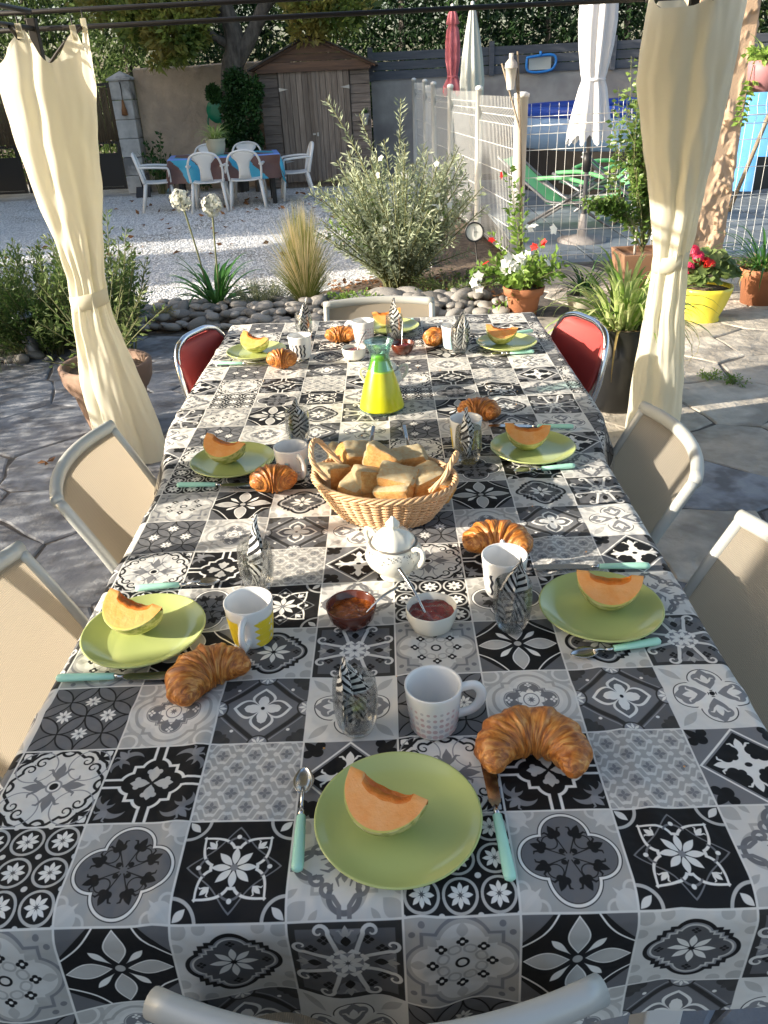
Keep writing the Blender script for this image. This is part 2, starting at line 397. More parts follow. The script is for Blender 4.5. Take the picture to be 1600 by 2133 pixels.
    put(im, mn(circ(SX, SY, 0, .95, .3), circ(SX, SY, 0, .7, .2)), .24); put(im, mx(AX, AY)*-1+.86, .04); fleur(im, SX, SY, 0, .68, .24, .42)
    put(im, petal(SX, SY, .0, .46, .0, .72, .09), K); flower(im, SX, SY, .38, .62, .12, 4, K, .05)
    s = [(.05, .12), (.16, .3), (.22, .52), (.3, .76)]+spiral(.45, .8, .15, 3.0, -.85)
    put(im, line(SX, SY, s, .045, True), .72)
    put(im, line(SX, SY, [(.0, .22), (.1, .34), (.2, .26)], .035), W); put(im, hyp(X, Y)-.28, .3)
    flower(im, X, Y, 0, 0, .3, 8, W, .06, .39, .1)
    out['Q'] = im
    rows = ['MNOQ', 'IJKL', 'EFGH', 'ABCD']     # index = row number modulo 4 counted from the front hem
    A = np.zeros((4*N, 4*N))
    e = mn(1-AX, 1-AY)
    for r, s in enumerate(rows):
        for c, ch in enumerate(s):
            t = out[ch]; put(t, e-.02, .62); put(t, -(0*e)+e-.02, .74)
            A[r*N:(r+1)*N, c*N:(c+1)*N] = t
    return A
# ================================================================ materials
M = {}
M['mortar'] = mat('mortar', (.07, .065, .06), .95, col2=(.15, .13, .11), sc=14, bump=.6, bsc=60, bdist=.01)
M['stone'] = mat('patio_stone_shade_blue', (.195, .21, .24), .8, col2=(.33, .34, .35), sc=4.5, det=10, bump=.8, bsc=9, bdist=.022, var=.14, col3=(.14, .14, .145), sc3=6, bdet=10)  # bluish cast of the shade put into the left paving's colour
M['stone2'] = mat('patio_stone_sun_warm', (.42, .38, .315), .85, col2=(.56, .51, .43), sc=7, det=10, bump=1., bsc=10, bdist=.03, var=.14, bdet=10, col3=(.30, .27, .225), sc3=4)  # warmer, paler copy: sunlit look of the right paving put into its colour
M['gravel'] = mat('white_gravel', (.52, .53, .54), .9, col2=(.74, .74, .73), sc=45, det=3, bump=1., bsc=60, bdist=.04, bdet=2, col3=(.42, .40, .36), sc3=.8)
M['pebble'] = mat('white_pebble', (.70, .70, .69), .8, var=.15)
M['soil'] = mat('soil', (.07, .05, .035), .95, col2=(.22, .16, .11), sc=18, bump=1, bsc=30, bdist=.04)
M['river'] = mat('river_stone', (.20, .19, .175), .75, col2=(.34, .315, .28), sc=12, det=6, var=.38, bump=.3, bsc=50, bdist=.004, stretch=(1, 1, 2.2))
M['stucco'] = mat('tan_stucco', (.60, .47, .35), .92, col2=(.50, .39, .29), sc=4, bump=1, bsc=9, bdist=.05, col3=(.44, .35, .27), sc3=1.)
M['stucco_r'] = mat('orange_stucco', (.62, .44, .30), .9, col2=(.52, .37, .25), sc=5, bump=.35, bsc=70, bdist=.01)
M['concrete'] = mat('grey_concrete', (.36, .34, .32), .92, col2=(.45, .43, .40), sc=2.5, bump=.5, bsc=20, bdist=.01, col3=(.27, .25, .24), sc3=1.2)
M['block'] = mat('whitish_block', (.42, .42, .41), .9, col2=(.58, .57, .55), sc=5, bump=.5, bsc=25, col3=(.2, .2, .2), sc3=3)
M['wood'] = mat('weathered_wood', (.27, .225, .185), .85, col2=(.17, .135, .11), sc=6, stretch=(6, 6, .5), bump=.6, bsc=14, bdist=.008, var=.22)
M['woodh'] = mat('weathered_wood_cross', (.24, .20, .17), .85, col2=(.15, .12, .10), sc=6, stretch=(.5, 6, 6), bump=.6, bsc=14, bdist=.008, var=.22)
M['woodr'] = mat('gable_wood', (.17, .10, .065), .85, col2=(.10, .065, .05), sc=6, stretch=(.5, 6, 6), bump=.5, bsc=14, bdist=.008, var=.2)
M['roof'] = mat('shed_roof', (.06, .055, .05), .95, bump=.5)
M['slat'] = mat('slate_grey_board', (.075, .085, .105), .75, col2=(.11, .12, .14), sc=6, stretch=(.4, 4, 4), bump=.3, bsc=12, var=.15)
M['bark'] = mat('bark', (.055, .048, .042), .95, col2=(.16, .145, .125), sc=9, stretch=(1, 1, .35), bump=1, bsc=14, bdist=.06)
M['hedge'] = leafmat('dark_conifer_leaf', (.018, .045, .018), (.05, .105, .03), .3, c3=(.012, .03, .018))
M['hedge2'] = leafmat('mid_green_leaf', (.06, .11, .035), (.17, .24, .08), .4)
M['magn'] = leafmat('magnolia_leaf', (.07, .13, .03), (.26, .32, .07), .4, .3, c3=(.30, .26, .07))
M['ivy'] = leafmat('ivy_leaf', (.018, .05, .015), (.045, .11, .03), .25, .4)
M['olive'] = leafmat('grey_green_leaf', (.24, .30, .17), (.46, .50, .36), .3, .5, sc=5)
M['green'] = leafmat('fresh_green_leaf', (.11, .22, .03), (.26, .40, .08), .4, .45)
M['mid'] = leafmat('shrub_leaf', (.09, .16, .04), (.20, .26, .09), .35, .5)
M['dark'] = leafmat('dark_strap_leaf', (.02, .07, .015), (.05, .13, .03), .25, .35)
M['agap'] = leafmat('agapanthus_leaf', (.03, .12, .02), (.07, .19, .04), .3, .35)
M['varieg'] = leafmat('variegated_leaf', (.22, .38, .07), (.64, .68, .32), .35, .4, sc=9)
M['yellowed'] = leafmat('yellowed_leaf', (.5, .45, .16), (.35, .25, .1), .35, .5)
M['clim'] = leafmat('climber_leaf', (.09, .17, .035), (.2, .30, .08), .35, .35)
M['straw'] = leafmat('straw_grass', (.76, .62, .34), (.88, .78, .52), .4, .6)
M['grassg'] = leafmat('green_grass', (.2, .24, .06), (.38, .36, .12), .4, .6)
M['lav'] = leafmat('lavender_leaf', (.13, .16, .10), (.22, .25, .16), .3, .6)
M['stem'] = mat('plant_stem', (.16, .17, .07), .7)
M['twig'] = mat('brown_twig', (.2, .15, .10), .85, col2=(.3, .25, .18), sc=20)
M['agapf'] = mat('faded_agapanthus', (.62, .64, .52), .7, transl=.3, col2=(.78, .78, .72), sc=60)
M['whitef'] = mat('white_petal', (.85, .86, .82), .6, transl=.3)
M['redf'] = mat('red_petal', (.75, .03, .02), .5, transl=.3, var=.1)
M['pinkf'] = mat('pink_petal', (.75, .05, .14), .5, transl=.3, var=.1)
M['terra'] = mat('terracotta', (.40, .16, .075), .8, col2=(.33, .13, .06), sc=6, bump=.2, bsc=40)
M['terra_old'] = mat('weathered_terracotta', (.30, .175, .115), .88, col2=(.42, .30, .22), sc=4, bump=.3, bsc=30, col3=(.2, .13, .095), sc3=3)
M['blackpot'] = mat('black_resin', (.012, .012, .012), .35)
M['yellowpot'] = mat('yellow_glaze', (.80, .68, .06), .35, coat=.3)
M['beigepot'] = mat('beige_pot', (.50, .48, .36), .6)
M['brownpot'] = mat('brown_planter', (.30, .17, .10), .6, col2=(.26, .14, .08), sc=5)
M['pinkpot'] = mat('dusty_pink_pot', (.36, .17, .19), .6)
M['white'] = mat('white_painted_metal', (.80, .80, .76), .4)
M['whitepl'] = mat('white_plastic', (.80, .80, .78), .42, col2=(.74, .74, .72), sc=3)
M['darkm'] = mat('dark_iron', (.022, .020, .018), .5, metal=.3)
M['blackm'] = mat('black_metal', (.015, .015, .017), .45)
M['umb_w'] = mat('white_canvas', (.78, .79, .82), .9, transl=.15, bump=.1, bsc=200)
M['umb_c'] = mat('pale_canvas', (.55, .58, .54), .9, transl=.15)
M['umb_p'] = mat('pink_canvas', (.78, .27, .31), .9, transl=.25, col2=(.56, .15, .18), sc=8)
M['pole'] = mat('grey_pole', (.20, .20, .21), .4, metal=.5)
M['canopy'] = mat('canopy_fabric', (.5, .48, .40), .9)
M['curtain'] = mat('ivory_curtain', (.84, .81, .67), .85, transl=.45, bump=.15, bsc=300, bdist=.002)
M['greenpl'] = mat('green_plastic', (.01, .22, .12), .35)
M['bluepl'] = mat('blue_plastic', (.03, .24, .68), .4)
M['lblue'] = mat('light_blue_plastic', (.07, .28, .66), .5, col2=(.11, .34, .72), sc=3)
M['poolblue'] = mat('royal_blue_vinyl', (.015, .06, .38), .35)
M['poolside'] = mat('pale_blue_vinyl', (.20, .33, .55), .45)
M['water'] = mat('pool_water', (.02, .07, .12), .06)
M['deck'] = mat('slate_deck', (.13, .16, .19), .7, col2=(.22, .25, .27), sc=3, bump=.3, bsc=10, var=.2)
M['lounge'] = mat('green_sling', (.24, .66, .30), .7, transl=.3)
M['reed'] = mat('reed_screen', (.14, .10, .06), .95, col2=(.24, .18, .11), sc=26, stretch=(4, 4, .12), bump=1, bsc=60, bdist=.03)
M['gal'] = mat('galvanised', (.45, .45, .45), .4, metal=.9)
M['dial'] = mat('dial_face', (.78, .78, .74), .4)
M['leaf_dead'] = mat('dry_leaf', (.20, .08, .03), .8, col2=(.3, .15, .06), sc=10)

rs = np.random.RandomState(11)
# ================================================================ ground
struct(MB().add([(-60, -40, -.06), (60, -40, -.06), (60, 90, -.06), (-60, 90, -.06)], [(0, 1, 2, 3)]).build('ground', M['soil'], smooth=False))
g = struct(MB().add([(-14, 5.4, -.006), (.35, 5.4, -.006), (.72, 16.5, -.006), (-14, 16.5, -.006)], [(0, 1, 2, 3)]).build('gravel_yard', M['gravel'], smooth=False))
def pebbles(n, x0, x1, y0, y1, r0, r1, z):
    P = np.stack([rs.uniform(x0, x1, n), y0+(y1-y0)*rs.uniform(0, 1, n)**1.5, np.full(n, z)], 1); r = rs.uniform(r0, r1, n)[:, None]
    a = rs.uniform(0, 6.28, n); ux = np.stack([np.cos(a), np.sin(a), rs.uniform(-.3, .3, n)], 1)*r*rs.uniform(.9, 1.5, (n, 1)); uy = np.stack([-np.sin(a), np.cos(a), rs.uniform(-.3, .3, n)], 1)*r
    uz = np.stack([rs.uniform(-.3, .3, n), rs.uniform(-.3, .3, n), np.ones(n)], 1)*r*.45
    V = np.stack([P+ux, P+uy, P-ux, P-uy, P+uz], 1).reshape(-1, 3); b = np.arange(n)*5
    F = np.concatenate([np.stack([b+i, b+(i+1) % 4, b+4], 1) for i in range(4)])
    m = MB(); m.v.append(V); m.n = len(V); m.f = F.tolist(); m.m = [0]*len(F); return m
pebbles(110000, -7.5, .45, 5.75, 15, .006, .014, -.004).build('white_pebbles', M['pebble'], g, smooth=False, kind='stuff')
# crazy paving: jittered cells, each stone a slab of its own on a mortar bed
patio = struct(MB().add([(-6, -4, 0), (6.5, -4, 0), (6.5, 7.3, 0), (1.1, 7.3, 0), (1.1, 5.5, 0), (-6, 5.5, 0)], [(0, 1, 2, 3, 4, 5)]).build('patio', M['mortar'], smooth=False))
sites = []
for i in range(-7, 12):
    for j in range(-3, 16):
        sx, sy = .56, .5
        sites.append((i*sx+rs.uniform(-.2, .2)+(j % 2)*.28, j*sy+rs.uniform(-.18, .18)))
def clip(poly, mx, my, nx, ny):
    out = []
    for k in range(len(poly)):
        a, b = poly[k], poly[(k+1) % len(poly)]
        da = (a[0]-mx)*nx+(a[1]-my)*ny; db = (b[0]-mx)*nx+(b[1]-my)*ny
        if da <= 0: out.append(a)
        if da*db < 0: t = da/(da-db); out.append((a[0]+(b[0]-a[0])*t, a[1]+(b[1]-a[1])*t))
    return out
for a in sites:
    if not (-3.4 < a[0] < 5.2 and -1.3 < a[1] < 7): continue
    if a[1] > 5.3 and a[0] < 1.3: continue
    if a[0] < 1.2-.2 and a[1] > 5.15: continue
    poly = [(a[0]-.8, a[1]-.8), (a[0]+.8, a[1]-.8), (a[0]+.8, a[1]+.8), (a[0]-.8, a[1]+.8)]
    for b in sites:
        d = math.hypot(b[0]-a[0], b[1]-a[1])
        if 0 < d < 1.5:
            nx, ny = (b[0]-a[0])/d, (b[1]-a[1])/d; g_ = .006
            poly = clip(poly, (a[0]+b[0])/2-nx*g_, (a[1]+b[1])/2-ny*g_, nx, ny)
            if len(poly) < 3: break
    if len(poly) < 3: continue
    if a[0] < 1.3: poly = clip(poly, 0, 5.38, 0, 1)
    if len(poly) < 3: continue
    # roughen the outline
    out = []
    for k in range(len(poly)):
        p, q = poly[k], poly[(k+1) % len(poly)]; L = math.hypot(q[0]-p[0], q[1]-p[1]); n = max(1, int(L/.11))
        for t in range(n):
            f = t/n; w_ = .010 if t else .014; out.append((p[0]+(q[0]-p[0])*f+rs.uniform(-w_, w_), p[1]+(q[1]-p[1])*f+rs.uniform(-w_, w_)))
    cx, cy = a; loc = [(x-cx, y-cy) for x, y in out]
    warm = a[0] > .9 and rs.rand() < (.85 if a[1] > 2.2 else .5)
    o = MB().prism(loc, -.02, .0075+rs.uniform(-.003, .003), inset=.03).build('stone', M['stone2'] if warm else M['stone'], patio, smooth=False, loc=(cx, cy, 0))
# step slab at the right
st = MB()
bed = struct(MB().add([(-2.9, 5.36, .004), (1.15, 5.36, .004), (1.15, 7.2, .004), (.3, 7.4, .004), (-.7, 6.4, .004), (-2.9, 6.15, .004)], [(0, 1, 2, 3, 4, 5)]).build('planting_bed', M['soil'], smooth=False))
# river stones edging the bed
def pebble_mesh(seed):
    r = np.random.RandomState(seed); m = MB(); n = 12; prof = [(math.sin(t)*1., -math.cos(t)*.62) for t in np.linspace(0.02, PI-.02, 8)]
    ph = r.uniform(0, 6, 3)
    m.lathe(prof, n, wob=lambda q, z: 1+.10*math.sin(q*2+ph[0])+.07*math.sin(q*3+ph[1]+z*2)+.04*math.sin(q*5+ph[2]), sx=1.25)
    return m.mesh('river_stone', M['river'])
pm = [pebble_mesh(i) for i in range(8)]
border = thing('stone_edging', 'bank of rounded grey river stones edging the planting bed beyond the table', 'stone edging', (0, 5.5, 0))
def rstone(x, y, s, z):
    o = bpy.data.objects.new('stone', pm[rs.randint(8)]); COL.objects.link(o); o.parent = border; o.location = (x, y-5.5, z)
    o.rotation_euler = (rs.uniform(-.3, .3), rs.uniform(-.3, .3), rs.uniform(0, 6.28)); o.scale = (s, s*rs.uniform(.75, 1.05), s*rs.uniform(.7, 1.))
for layer, (y0, y1, z, n) in enumerate(((5.40, 5.50, .035, 60), (5.50, 5.62, .075, 60), (5.62, 5.78, .10, 54), (5.78, 5.95, .09, 46), (5.95, 6.15, .045, 36))):
    for k in range(n):
        x = -1.95+(2.95)*(k+rs.uniform(-.3, .3))/n
        if x > .78 and layer > 1: continue
        rstone(x, rs.uniform(y0, y1), rs.uniform(.036, .074), z+rs.uniform(-.015, .02))
for (u, v, s) in ((800, 618, .14), (850, 612, .12), (735, 625, .1), (900, 622, .1), (1000, 610, .09), (960, 618, .09)):
    p = atz(u, v, .1); rstone(p.x, p.y, s, .09)
for k in range(26): rstone(rs.uniform(-3.1, -2.1), rs.uniform(4.75, 5.4), rs.uniform(.025, .07), .03)

# ================================================================ far yard: gate, pillar, stucco wall
yw = 15.6
def far_box(x0, x1, y0, y1, z0, z1, m=None):
    return (m or MB()).box(((x0+x1)/2, (y0+y1)/2, (z0+z1)/2), (x1-x0, y1-y0, z1-z0))
# rough wall with a slightly uneven top
def rough_wall(name, x0, x1, y, t, h0, h1, mt, amp=.02, n=60, label=None, cat='wall', hv=.02):
    xs = np.linspace(x0, x1, n); zs = np.linspace(0, 1, 18); P = []
    for q, z in enumerate(zs):
        r = []
        for x in xs:
            h = h0+(h1-h0)*(x-x0)/(x1-x0)+hv*noise.noise((x*1.3, 3, 1))
            r.append((x, y-amp*abs(noise.noise((x*7, z*h*7, y)))-amp*.6*noise.noise((x*22, z*h*22, y)), z*h))
        P.append(r)
    top = [(p[0], p[1]+t*.5, p[2]+.03) for p in P[-1]]; bk = [(p[0], y+t, p[2]) for p in P[-1]]; bb = [(p[0], y+t, 0) for p in P[-1]]
    o = MB().grid(P+[top, bk, bb]).build(name, mt)
    # ends
    return tag(o, label, cat)
rough_wall('garden_wall', -4.42, -1.6, yw, .3, 2.02, 2.05, M['stucco'], .03, 90, 'tan rough stucco wall between the grey block pillar and the shed')
pil = thing('gate_pillar', 'pale concrete block pillar with pointed cap beside the reed gate', 'pillar', (-4.62, yw-.12, 0))
for k in range(6): MB().box((0, 0, 0), (.36, .36, .305), mi=0).build('block', M['block'], pil, loc=(0, 0, .155+.312*k), bevel=.012, smooth=False)
MB().add([(-.21, -.21, 1.87), (.21, -.21, 1.87), (.21, .21, 1.87), (-.21, .21, 1.87), (-.21, -.21, 1.9), (.21, -.21, 1.9), (.21, .21, 1.9), (-.21, .21, 1.9), (0, 0, 2.02)],
         [(0, 1, 5, 4), (1, 2, 6, 5), (2, 3, 7, 6), (3, 0, 4, 7), (4, 5, 8), (5, 6, 8), (6, 7, 8), (7, 4, 8)]).build('cap', M['block'], pil, smooth=False)
t = thing('hanging_ornament', 'small rusty bell ornament hanging on the block pillar', 'ornament', (-4.60, yw-.33, 1.42))
MB().lathe([(.001, .16), (.02, .13), (.03, .05), (.05, -.02), (.055, -.10), (.001, -.11)], 12).build('bell', M['leaf_dead'], t)
MB().tube([(0, 0, .15), (.01, 0, .3), (0, .02, .42)], .008, 5).build('chain', M['darkm'], t)
def gate(x0, x1, label):
    g = thing('reed_gate', label, 'gate', (x0, yw-.15, 0), group='gates closing the drive'); W = x1-x0
    for (a, b, c, d) in ((0, .05, .08, 1.85), (W-.05, W, .08, 1.85)): far_box(a, b, -.03, .03, c, d).build('stile', M['blackm'], g, smooth=False)
    for z in (.08, .30+.36, 1.80, .86): far_box(.05, W-.05, -.025, .025, z, z+.045).build('rail', M['blackm'] if z != .66 else M['white'], g, smooth=False)
    far_box(.05, W-.05, -.012, .012, .13, .66).build('lower_panel', M['blackm'], g, smooth=False)
    m = MB()
    for k in range(int(W/.024)):
        h = 1.79-rs.uniform(0, .03); x = .06+k*.024; m.tube([(x, -.035+rs.uniform(-.008, .008), .9+rs.uniform(-.03, .03)), (x+rs.uniform(-.01, .01), -.035, h)], .013, 5)
    m.build('reed_screen', M['reed'], g, kind='stuff')
    for k in range(int(W/.12)): MB().tube([(.1+k*.12, 0, .7), (.1+k*.12, 0, .9)], .008, 6).build('bar', M['blackm'], g)
    return g
gate(-6.7, -4.85, 'dark iron gate faced with brown reed screen, the leaf next to the block pillar')
gate(-8.6, -6.75, 'dark iron gate faced with brown reed screen, the leaf behind the left curtain')
# road beyond the gate: pale strip
struct(MB().add([(-12, 16.6, -.004), (-3, 16.6, -.004), (-3, 18.2, -.004), (-12, 18.2, -.004)], [(0, 1, 2, 3)]).build('lane', M['gravel'], smooth=False))

# ================================================================ shed
sh = thing('garden_shed', 'weathered wooden garden shed with double plank doors and gabled roof', 'shed', (-1.13, 15.0, 0))
hw, EH, AP = .96, 1.98, 2.34
far_box(-hw+.02, hw-.02, .06, 1.8, 0, EH-.02).build('wall', M['wood'], sh, smooth=False)
for x0, x1 in ((-hw, -hw+.32), (hw-.34, hw)):
    for k in range(13):
        o = MB().box((0, 0, 0), (x1-x0, .025, .142)).build('plank', M['woodh'], sh, smooth=False, loc=((x0+x1)/2, .03, .09+k*.147), bevel=.003); o.rotation_euler = (-.08, 0, 0)
dx0, dx1 = -hw+.335, hw-.355
for s in (0, 1):
    d = thing('door', None, None); d.parent = sh; del_ = None
    n = 6; ww = (dx1-dx0)/2/n
    d.location = (dx0+s*(dx1-dx0)/2, -.01, .1)
    for k in range(n): MB().box((0, 0, 0), (ww-.006, .025, 1.78+rs.uniform(-.008, .008))).build('plank', M['wood'], d, smooth=False, loc=(ww*(k+.5), rs.uniform(-.003, .003), .89), bevel=.003)
    hx = .0 if s == 0 else (dx1-dx0)/2
    for z in (.35, 1.5):
        sg = 1 if s == 0 else -1
        MB().add([(hx, -.022, z-.03), (hx, -.022, z+.03), (hx+sg*.16, -.022, z), (hx, -.016, z-.03), (hx, -.016, z+.03), (hx+sg*.16, -.016, z)], [(0, 1, 2), (5, 4, 3), (0, 2, 5, 3), (1, 4, 5, 2)]).build('hinge', M['gal'], d, smooth=False)
    if s == 0: MB().box(((dx1-dx0)/2-.03, -.025, .78), (.1, .014, .03)).box(((dx1-dx0)/2+.01, -.04, .775), (.035, .03, .06)).build('latch', M['gal'], d, smooth=False)
far_box((dx0+dx1)/2-.03, (dx0+dx1)/2+.03, -.045, -.025, .1, 1.86).build('cover_strip', M['wood'], sh, smooth=False)
for k in range(4):          # gable boards
    z0 = EH-.08+k*.115; z1 = z0+.11; w0 = (hw+.06)*(1-max(0, z0-EH+.08)/(AP-EH+.1)); w1 = (hw+.06)*(1-(z1-EH+.08)/(AP-EH+.1))
    MB().add([(-w0, 0, z0), (w0, 0, z0), (w1, 0, z1), (-w1, 0, z1), (-w0, .03, z0), (w0, .03, z0), (w1, .03, z1), (-w1, .03, z1)], [(0, 1, 2, 3), (7, 6, 5, 4), (0, 4, 5, 1), (3, 2, 6, 7), (0, 3, 7, 4), (1, 5, 6, 2)]).build('gable_plank', M['woodr'], sh, smooth=False, loc=(0, -.05, 0))
for s in (-1, 1):
    MB().tube([(s*(hw+.12), -.1, EH-.06), (0, -.1, AP+.03)], .032, 4).build('bargeboard', M['woodr'], sh, smooth=False)
    MB().add([(s*(hw+.16), -.18, EH-.08), (0, -.18, AP+.06), (0, 1.95, AP+.06), (s*(hw+.16), 1.95, EH-.08), (s*(hw+.16), -.18, EH-.05), (0, -.18, AP+.09), (0, 1.95, AP+.09), (s*(hw+.16), 1.95, EH-.05)],
             [(0, 1, 2, 3), (7, 6, 5, 4), (0, 4, 5, 1), (3, 2, 6, 7), (0, 3, 7, 4)]).build('roof', M['roof'], sh, smooth=False)
far_box(-hw-.03, hw+.03, -.07, -.03, EH-.12, EH-.06).build('lintel', M['woodr'], sh, smooth=False)
# wall basket on the shed
wb = thing('wall_planter', 'small grey planter with a spiky plant hanging on the shed front', 'planter', (-.28, 14.93, 1.15))
MB().lathe([(.04, -.16), (.06, -.05), (.085, .02), (.075, .02), (.03, -.02)], 14).build('pot', M['concrete'], wb)
m = MB(); P = np.tile([[0, 0, 0]], (14, 1)).astype(float); leaves(m, P, rs.normal(size=(14, 3))*[1, 1, .3]+[0, 0, 1], .14, .02, rng=rs); m.build('foliage', M['dark'], wb)

# ================================================================ tree, hedges
def clump(mb, c, r, n, L, W, mi=0, up=.25, shell=.55):
    d = rs.normal(size=(n, 3)); d /= np.linalg.norm(d, axis=1, keepdims=True)
    rad = shell+(1-shell)*rs.uniform(0, 1, (n, 1))**.6
    P = np.array(c)+d*rad*np.array(r)
    leaves(mb, P, d+rs.normal(size=(n, 3))*.7+[0, 0, up], rs.uniform(.7, 1.2, n)*L, W*rs.uniform(.7, 1.2, n), mi, rng=rs)
tr = thing('large_tree', 'old tree with dark forked trunk and overhanging leathery leaves behind the garden table', 'tree', (-2.45, 14.9, 0))
tp = lambda u, v, dy=0.: aty(u, v, 14.9+dy)-Vector((-2.45, 14.9, 0))
b0 = tp(487, 360)
MB().tube(bez([(b0.x, 0, -.1), tp(487, 250), tp(484, 150), tp(490, 100), tp(478, 40), tp(440, -40), tp(400, -160, .3)]), [.24-.003*k for k in range(49)], 12).build('trunk', M['bark'], tr)
MB().tube(bez([tp(492, 130), tp(515, 90), tp(535, 50), tp(560, 0), tp(640, -80, .4), tp(700, -200, .8)]), [.14-.0015*k for k in range(41)], 10).build('limb', M['bark'], tr)
MB().tube(bez([tp(470, 90), tp(440, 70, -.2), tp(400, 20, -.3), tp(330, -30, -.5)]), [.07-.0015*k for k in range(25)], 8).build('limb', M['bark'], tr)
m = MB()
for (u, v, dy, r, n) in ((300, 40, -.4, .5, 700), (360, 60, -.6, .5, 900), (340, 20, 0, .6, 900), (405, 20, -.5, .32, 420), (400, 75, -.4, .26, 340), (370, 105, -.5, .25, 260), (640, 15, -.2, .4, 500), (690, 30, 0, .5, 600), (640, 60, -.1, .3, 260), (720, 5, .1, .5, 500), (250, 20, 0, .5, 500), (480, -110, 0, .6, 500), (640, -110, 0, .8, 700), (330, -80, -.3, .9, 900), (200, -20, .2, .6, 500), (330, 130, -.5, .12, 60)):
    p = tp(u, v, dy); clump(m, p, (r*1.1, r*.8, r*.75), n, .15, .06, shell=.2)
m.build('crown', M['magn'], tr)
iv = thing('ivy', 'dark green ivy mass climbing the tree trunk beside the shed', 'ivy', (-2.28, 14.6, 0))
m = MB()
for u, v, r in ((490, 175, .2), (520, 190, .22), (515, 240, .25), (485, 230, .2), (520, 290, .22), (480, 280, .16), (445, 195, .1), (500, 330, .22)):
    p = aty(u, v, 14.6)-Vector((-2.28, 14.6, 0)); clump(m, p, (r, r*.7, r*1.2), 900, .07, .045, up=-.4, shell=.4)
m.build('foliage', M['ivy'], iv)
MB().tube(bez([(0, .1, 0), (.05, .12, .8), (-.05, .15, 1.7)]), .04, 7).build('stem', M['bark'], iv)
def hedge_tree(name, x, y, h, r, n, mt, label, cat='conifer', L=.16, W=.05, group=None):
    t = thing(name, label, cat, (x, y, 0), group=group); m = MB()
    nb = 26
    for k in range(nb):
        z = h*(k+.5)/nb; a = k*2.4; rr = r*(.55+.45*math.sin(PI*min(1, (z/h)*.75+.25)))
        clump(m, (math.cos(a)*rr*.45, math.sin(a)*rr*.35, z), (rr*.7, rr*.6, h/nb*2.3), n//nb, L, W, up=.1, shell=.45)
    m.build('crown', mt, t); MB().tube([(0, 0, 0), (0, 0, h*.8)], [.12, .03], 8).build('trunk', M['bark'], t)
    return t
k = 0
words_l = ['behind the reed gate', 'behind the left of the stucco wall', 'behind the stucco wall near the trunk', 'behind the shed roof', 'right of the shed roof', 'behind the pink parasol', 'behind the slatted fence near the pool net', 'behind the big white parasol', 'behind the right curtain', 'behind the terracotta column', 'beyond the hanging pot', 'at the far left edge']
for x, y, h, r, mt, wl in ((-7.6, 19.5, 5.2, 1.5, 'hedge2', 0), (-5.2, 18.2, 4.8, 1.3, 'hedge2', 1), (-3.3, 18.8, 5.2, 1.4, 'hedge', 2), (-1.2, 18.9, 5.5, 1.4, 'hedge2', 3), (.5, 18.2, 5.3, 1.25, 'hedge', 4), (2.0, 18.0, 5.4, 1.25, 'hedge', 5), (3.5, 18.2, 5.2, 1.25, 'hedge', 6), (5.1, 18.2, 5.4, 1.35, 'hedge', 7), (6.8, 18.3, 5.2, 1.3, 'hedge2', 8), (8.4, 18.4, 5.4, 1.4, 'hedge', 9), (10.1, 18.4, 5.0, 1.4, 'hedge', 10), (-9.8, 19.6, 5.2, 1.5, 'hedge2', 11)):
    hedge_tree('hedge_tree', x, y, h, r, 7500, M[mt], ('mid green' if mt == 'hedge2' else 'dark')+' evergreen tree standing '+words_l[wl], 'evergreen tree', group='evergreens along the back boundary')
# dense second row closing the view
m = MB()
for x in np.arange(-14, 15, 1.1): clump(m, (x, 21.5+rs.uniform(-.4, .4), 2.6), (1., .8, 3.6), 900, .3, .12, shell=.6)
tag(m.build('far_wood', M['hedge']), 'dark mass of woodland behind the evergreen trees', 'woodland', kind='stuff')

# ================================================================ back wall on the pool side and slatted fence
rough_wall('pool_wall', -.15, 11, 15.9, .2, 1.66, 1.72, M['concrete'], .008, 90, 'bare grey concrete wall running behind the pool enclosure', hv=.01)
sf = thing('slat_fence', 'dark grey fence of wide horizontal boards on top of the pool wall', 'fence', (-.15, 15.95, 1.68))
for k in range(5):
    for j in range(3):
        z = .07+j*.15; o = MB().box((0, 0, 0), (2.16, .03, .135)).build('board', M['slat'], sf, smooth=False, loc=(1.1+k*2.2, rs.uniform(-.005, .005)-.08, z), bevel=.003); o.rotation_euler = (.06, rs.uniform(-.003, .003), 0)
    MB().box((k*2.2, -.12, .25), (.09, .05, .54)).build('post', M['slat'], sf, smooth=False, bevel=.004)
sk = thing('pool_net', 'blue framed pool skimmer net hanging on the slatted fence', 'pool net', aty(1125, 132, 15.75))
c = [(-.24, 0, .1), (.24, 0, .12), (.22, 0, -.1), (-.2, 0, -.12)]
MB().tube(bez(c+[c[0]], 6)[:-1], .022, 8, closed=True).build('frame', M['bluepl'], sk)
MB().tube([(0, -.01, .1), (0, -.02, .19)], .022, 8).build('handle', M['bluepl'], sk)
MB().grid([[(x*.2, .01+.03*(1-x*x)*(1-z*z), z*.1) for x in np.linspace(-1, 1, 7)] for z in np.linspace(-1, 1, 5)]).build('net', M['umb_c'], sk)

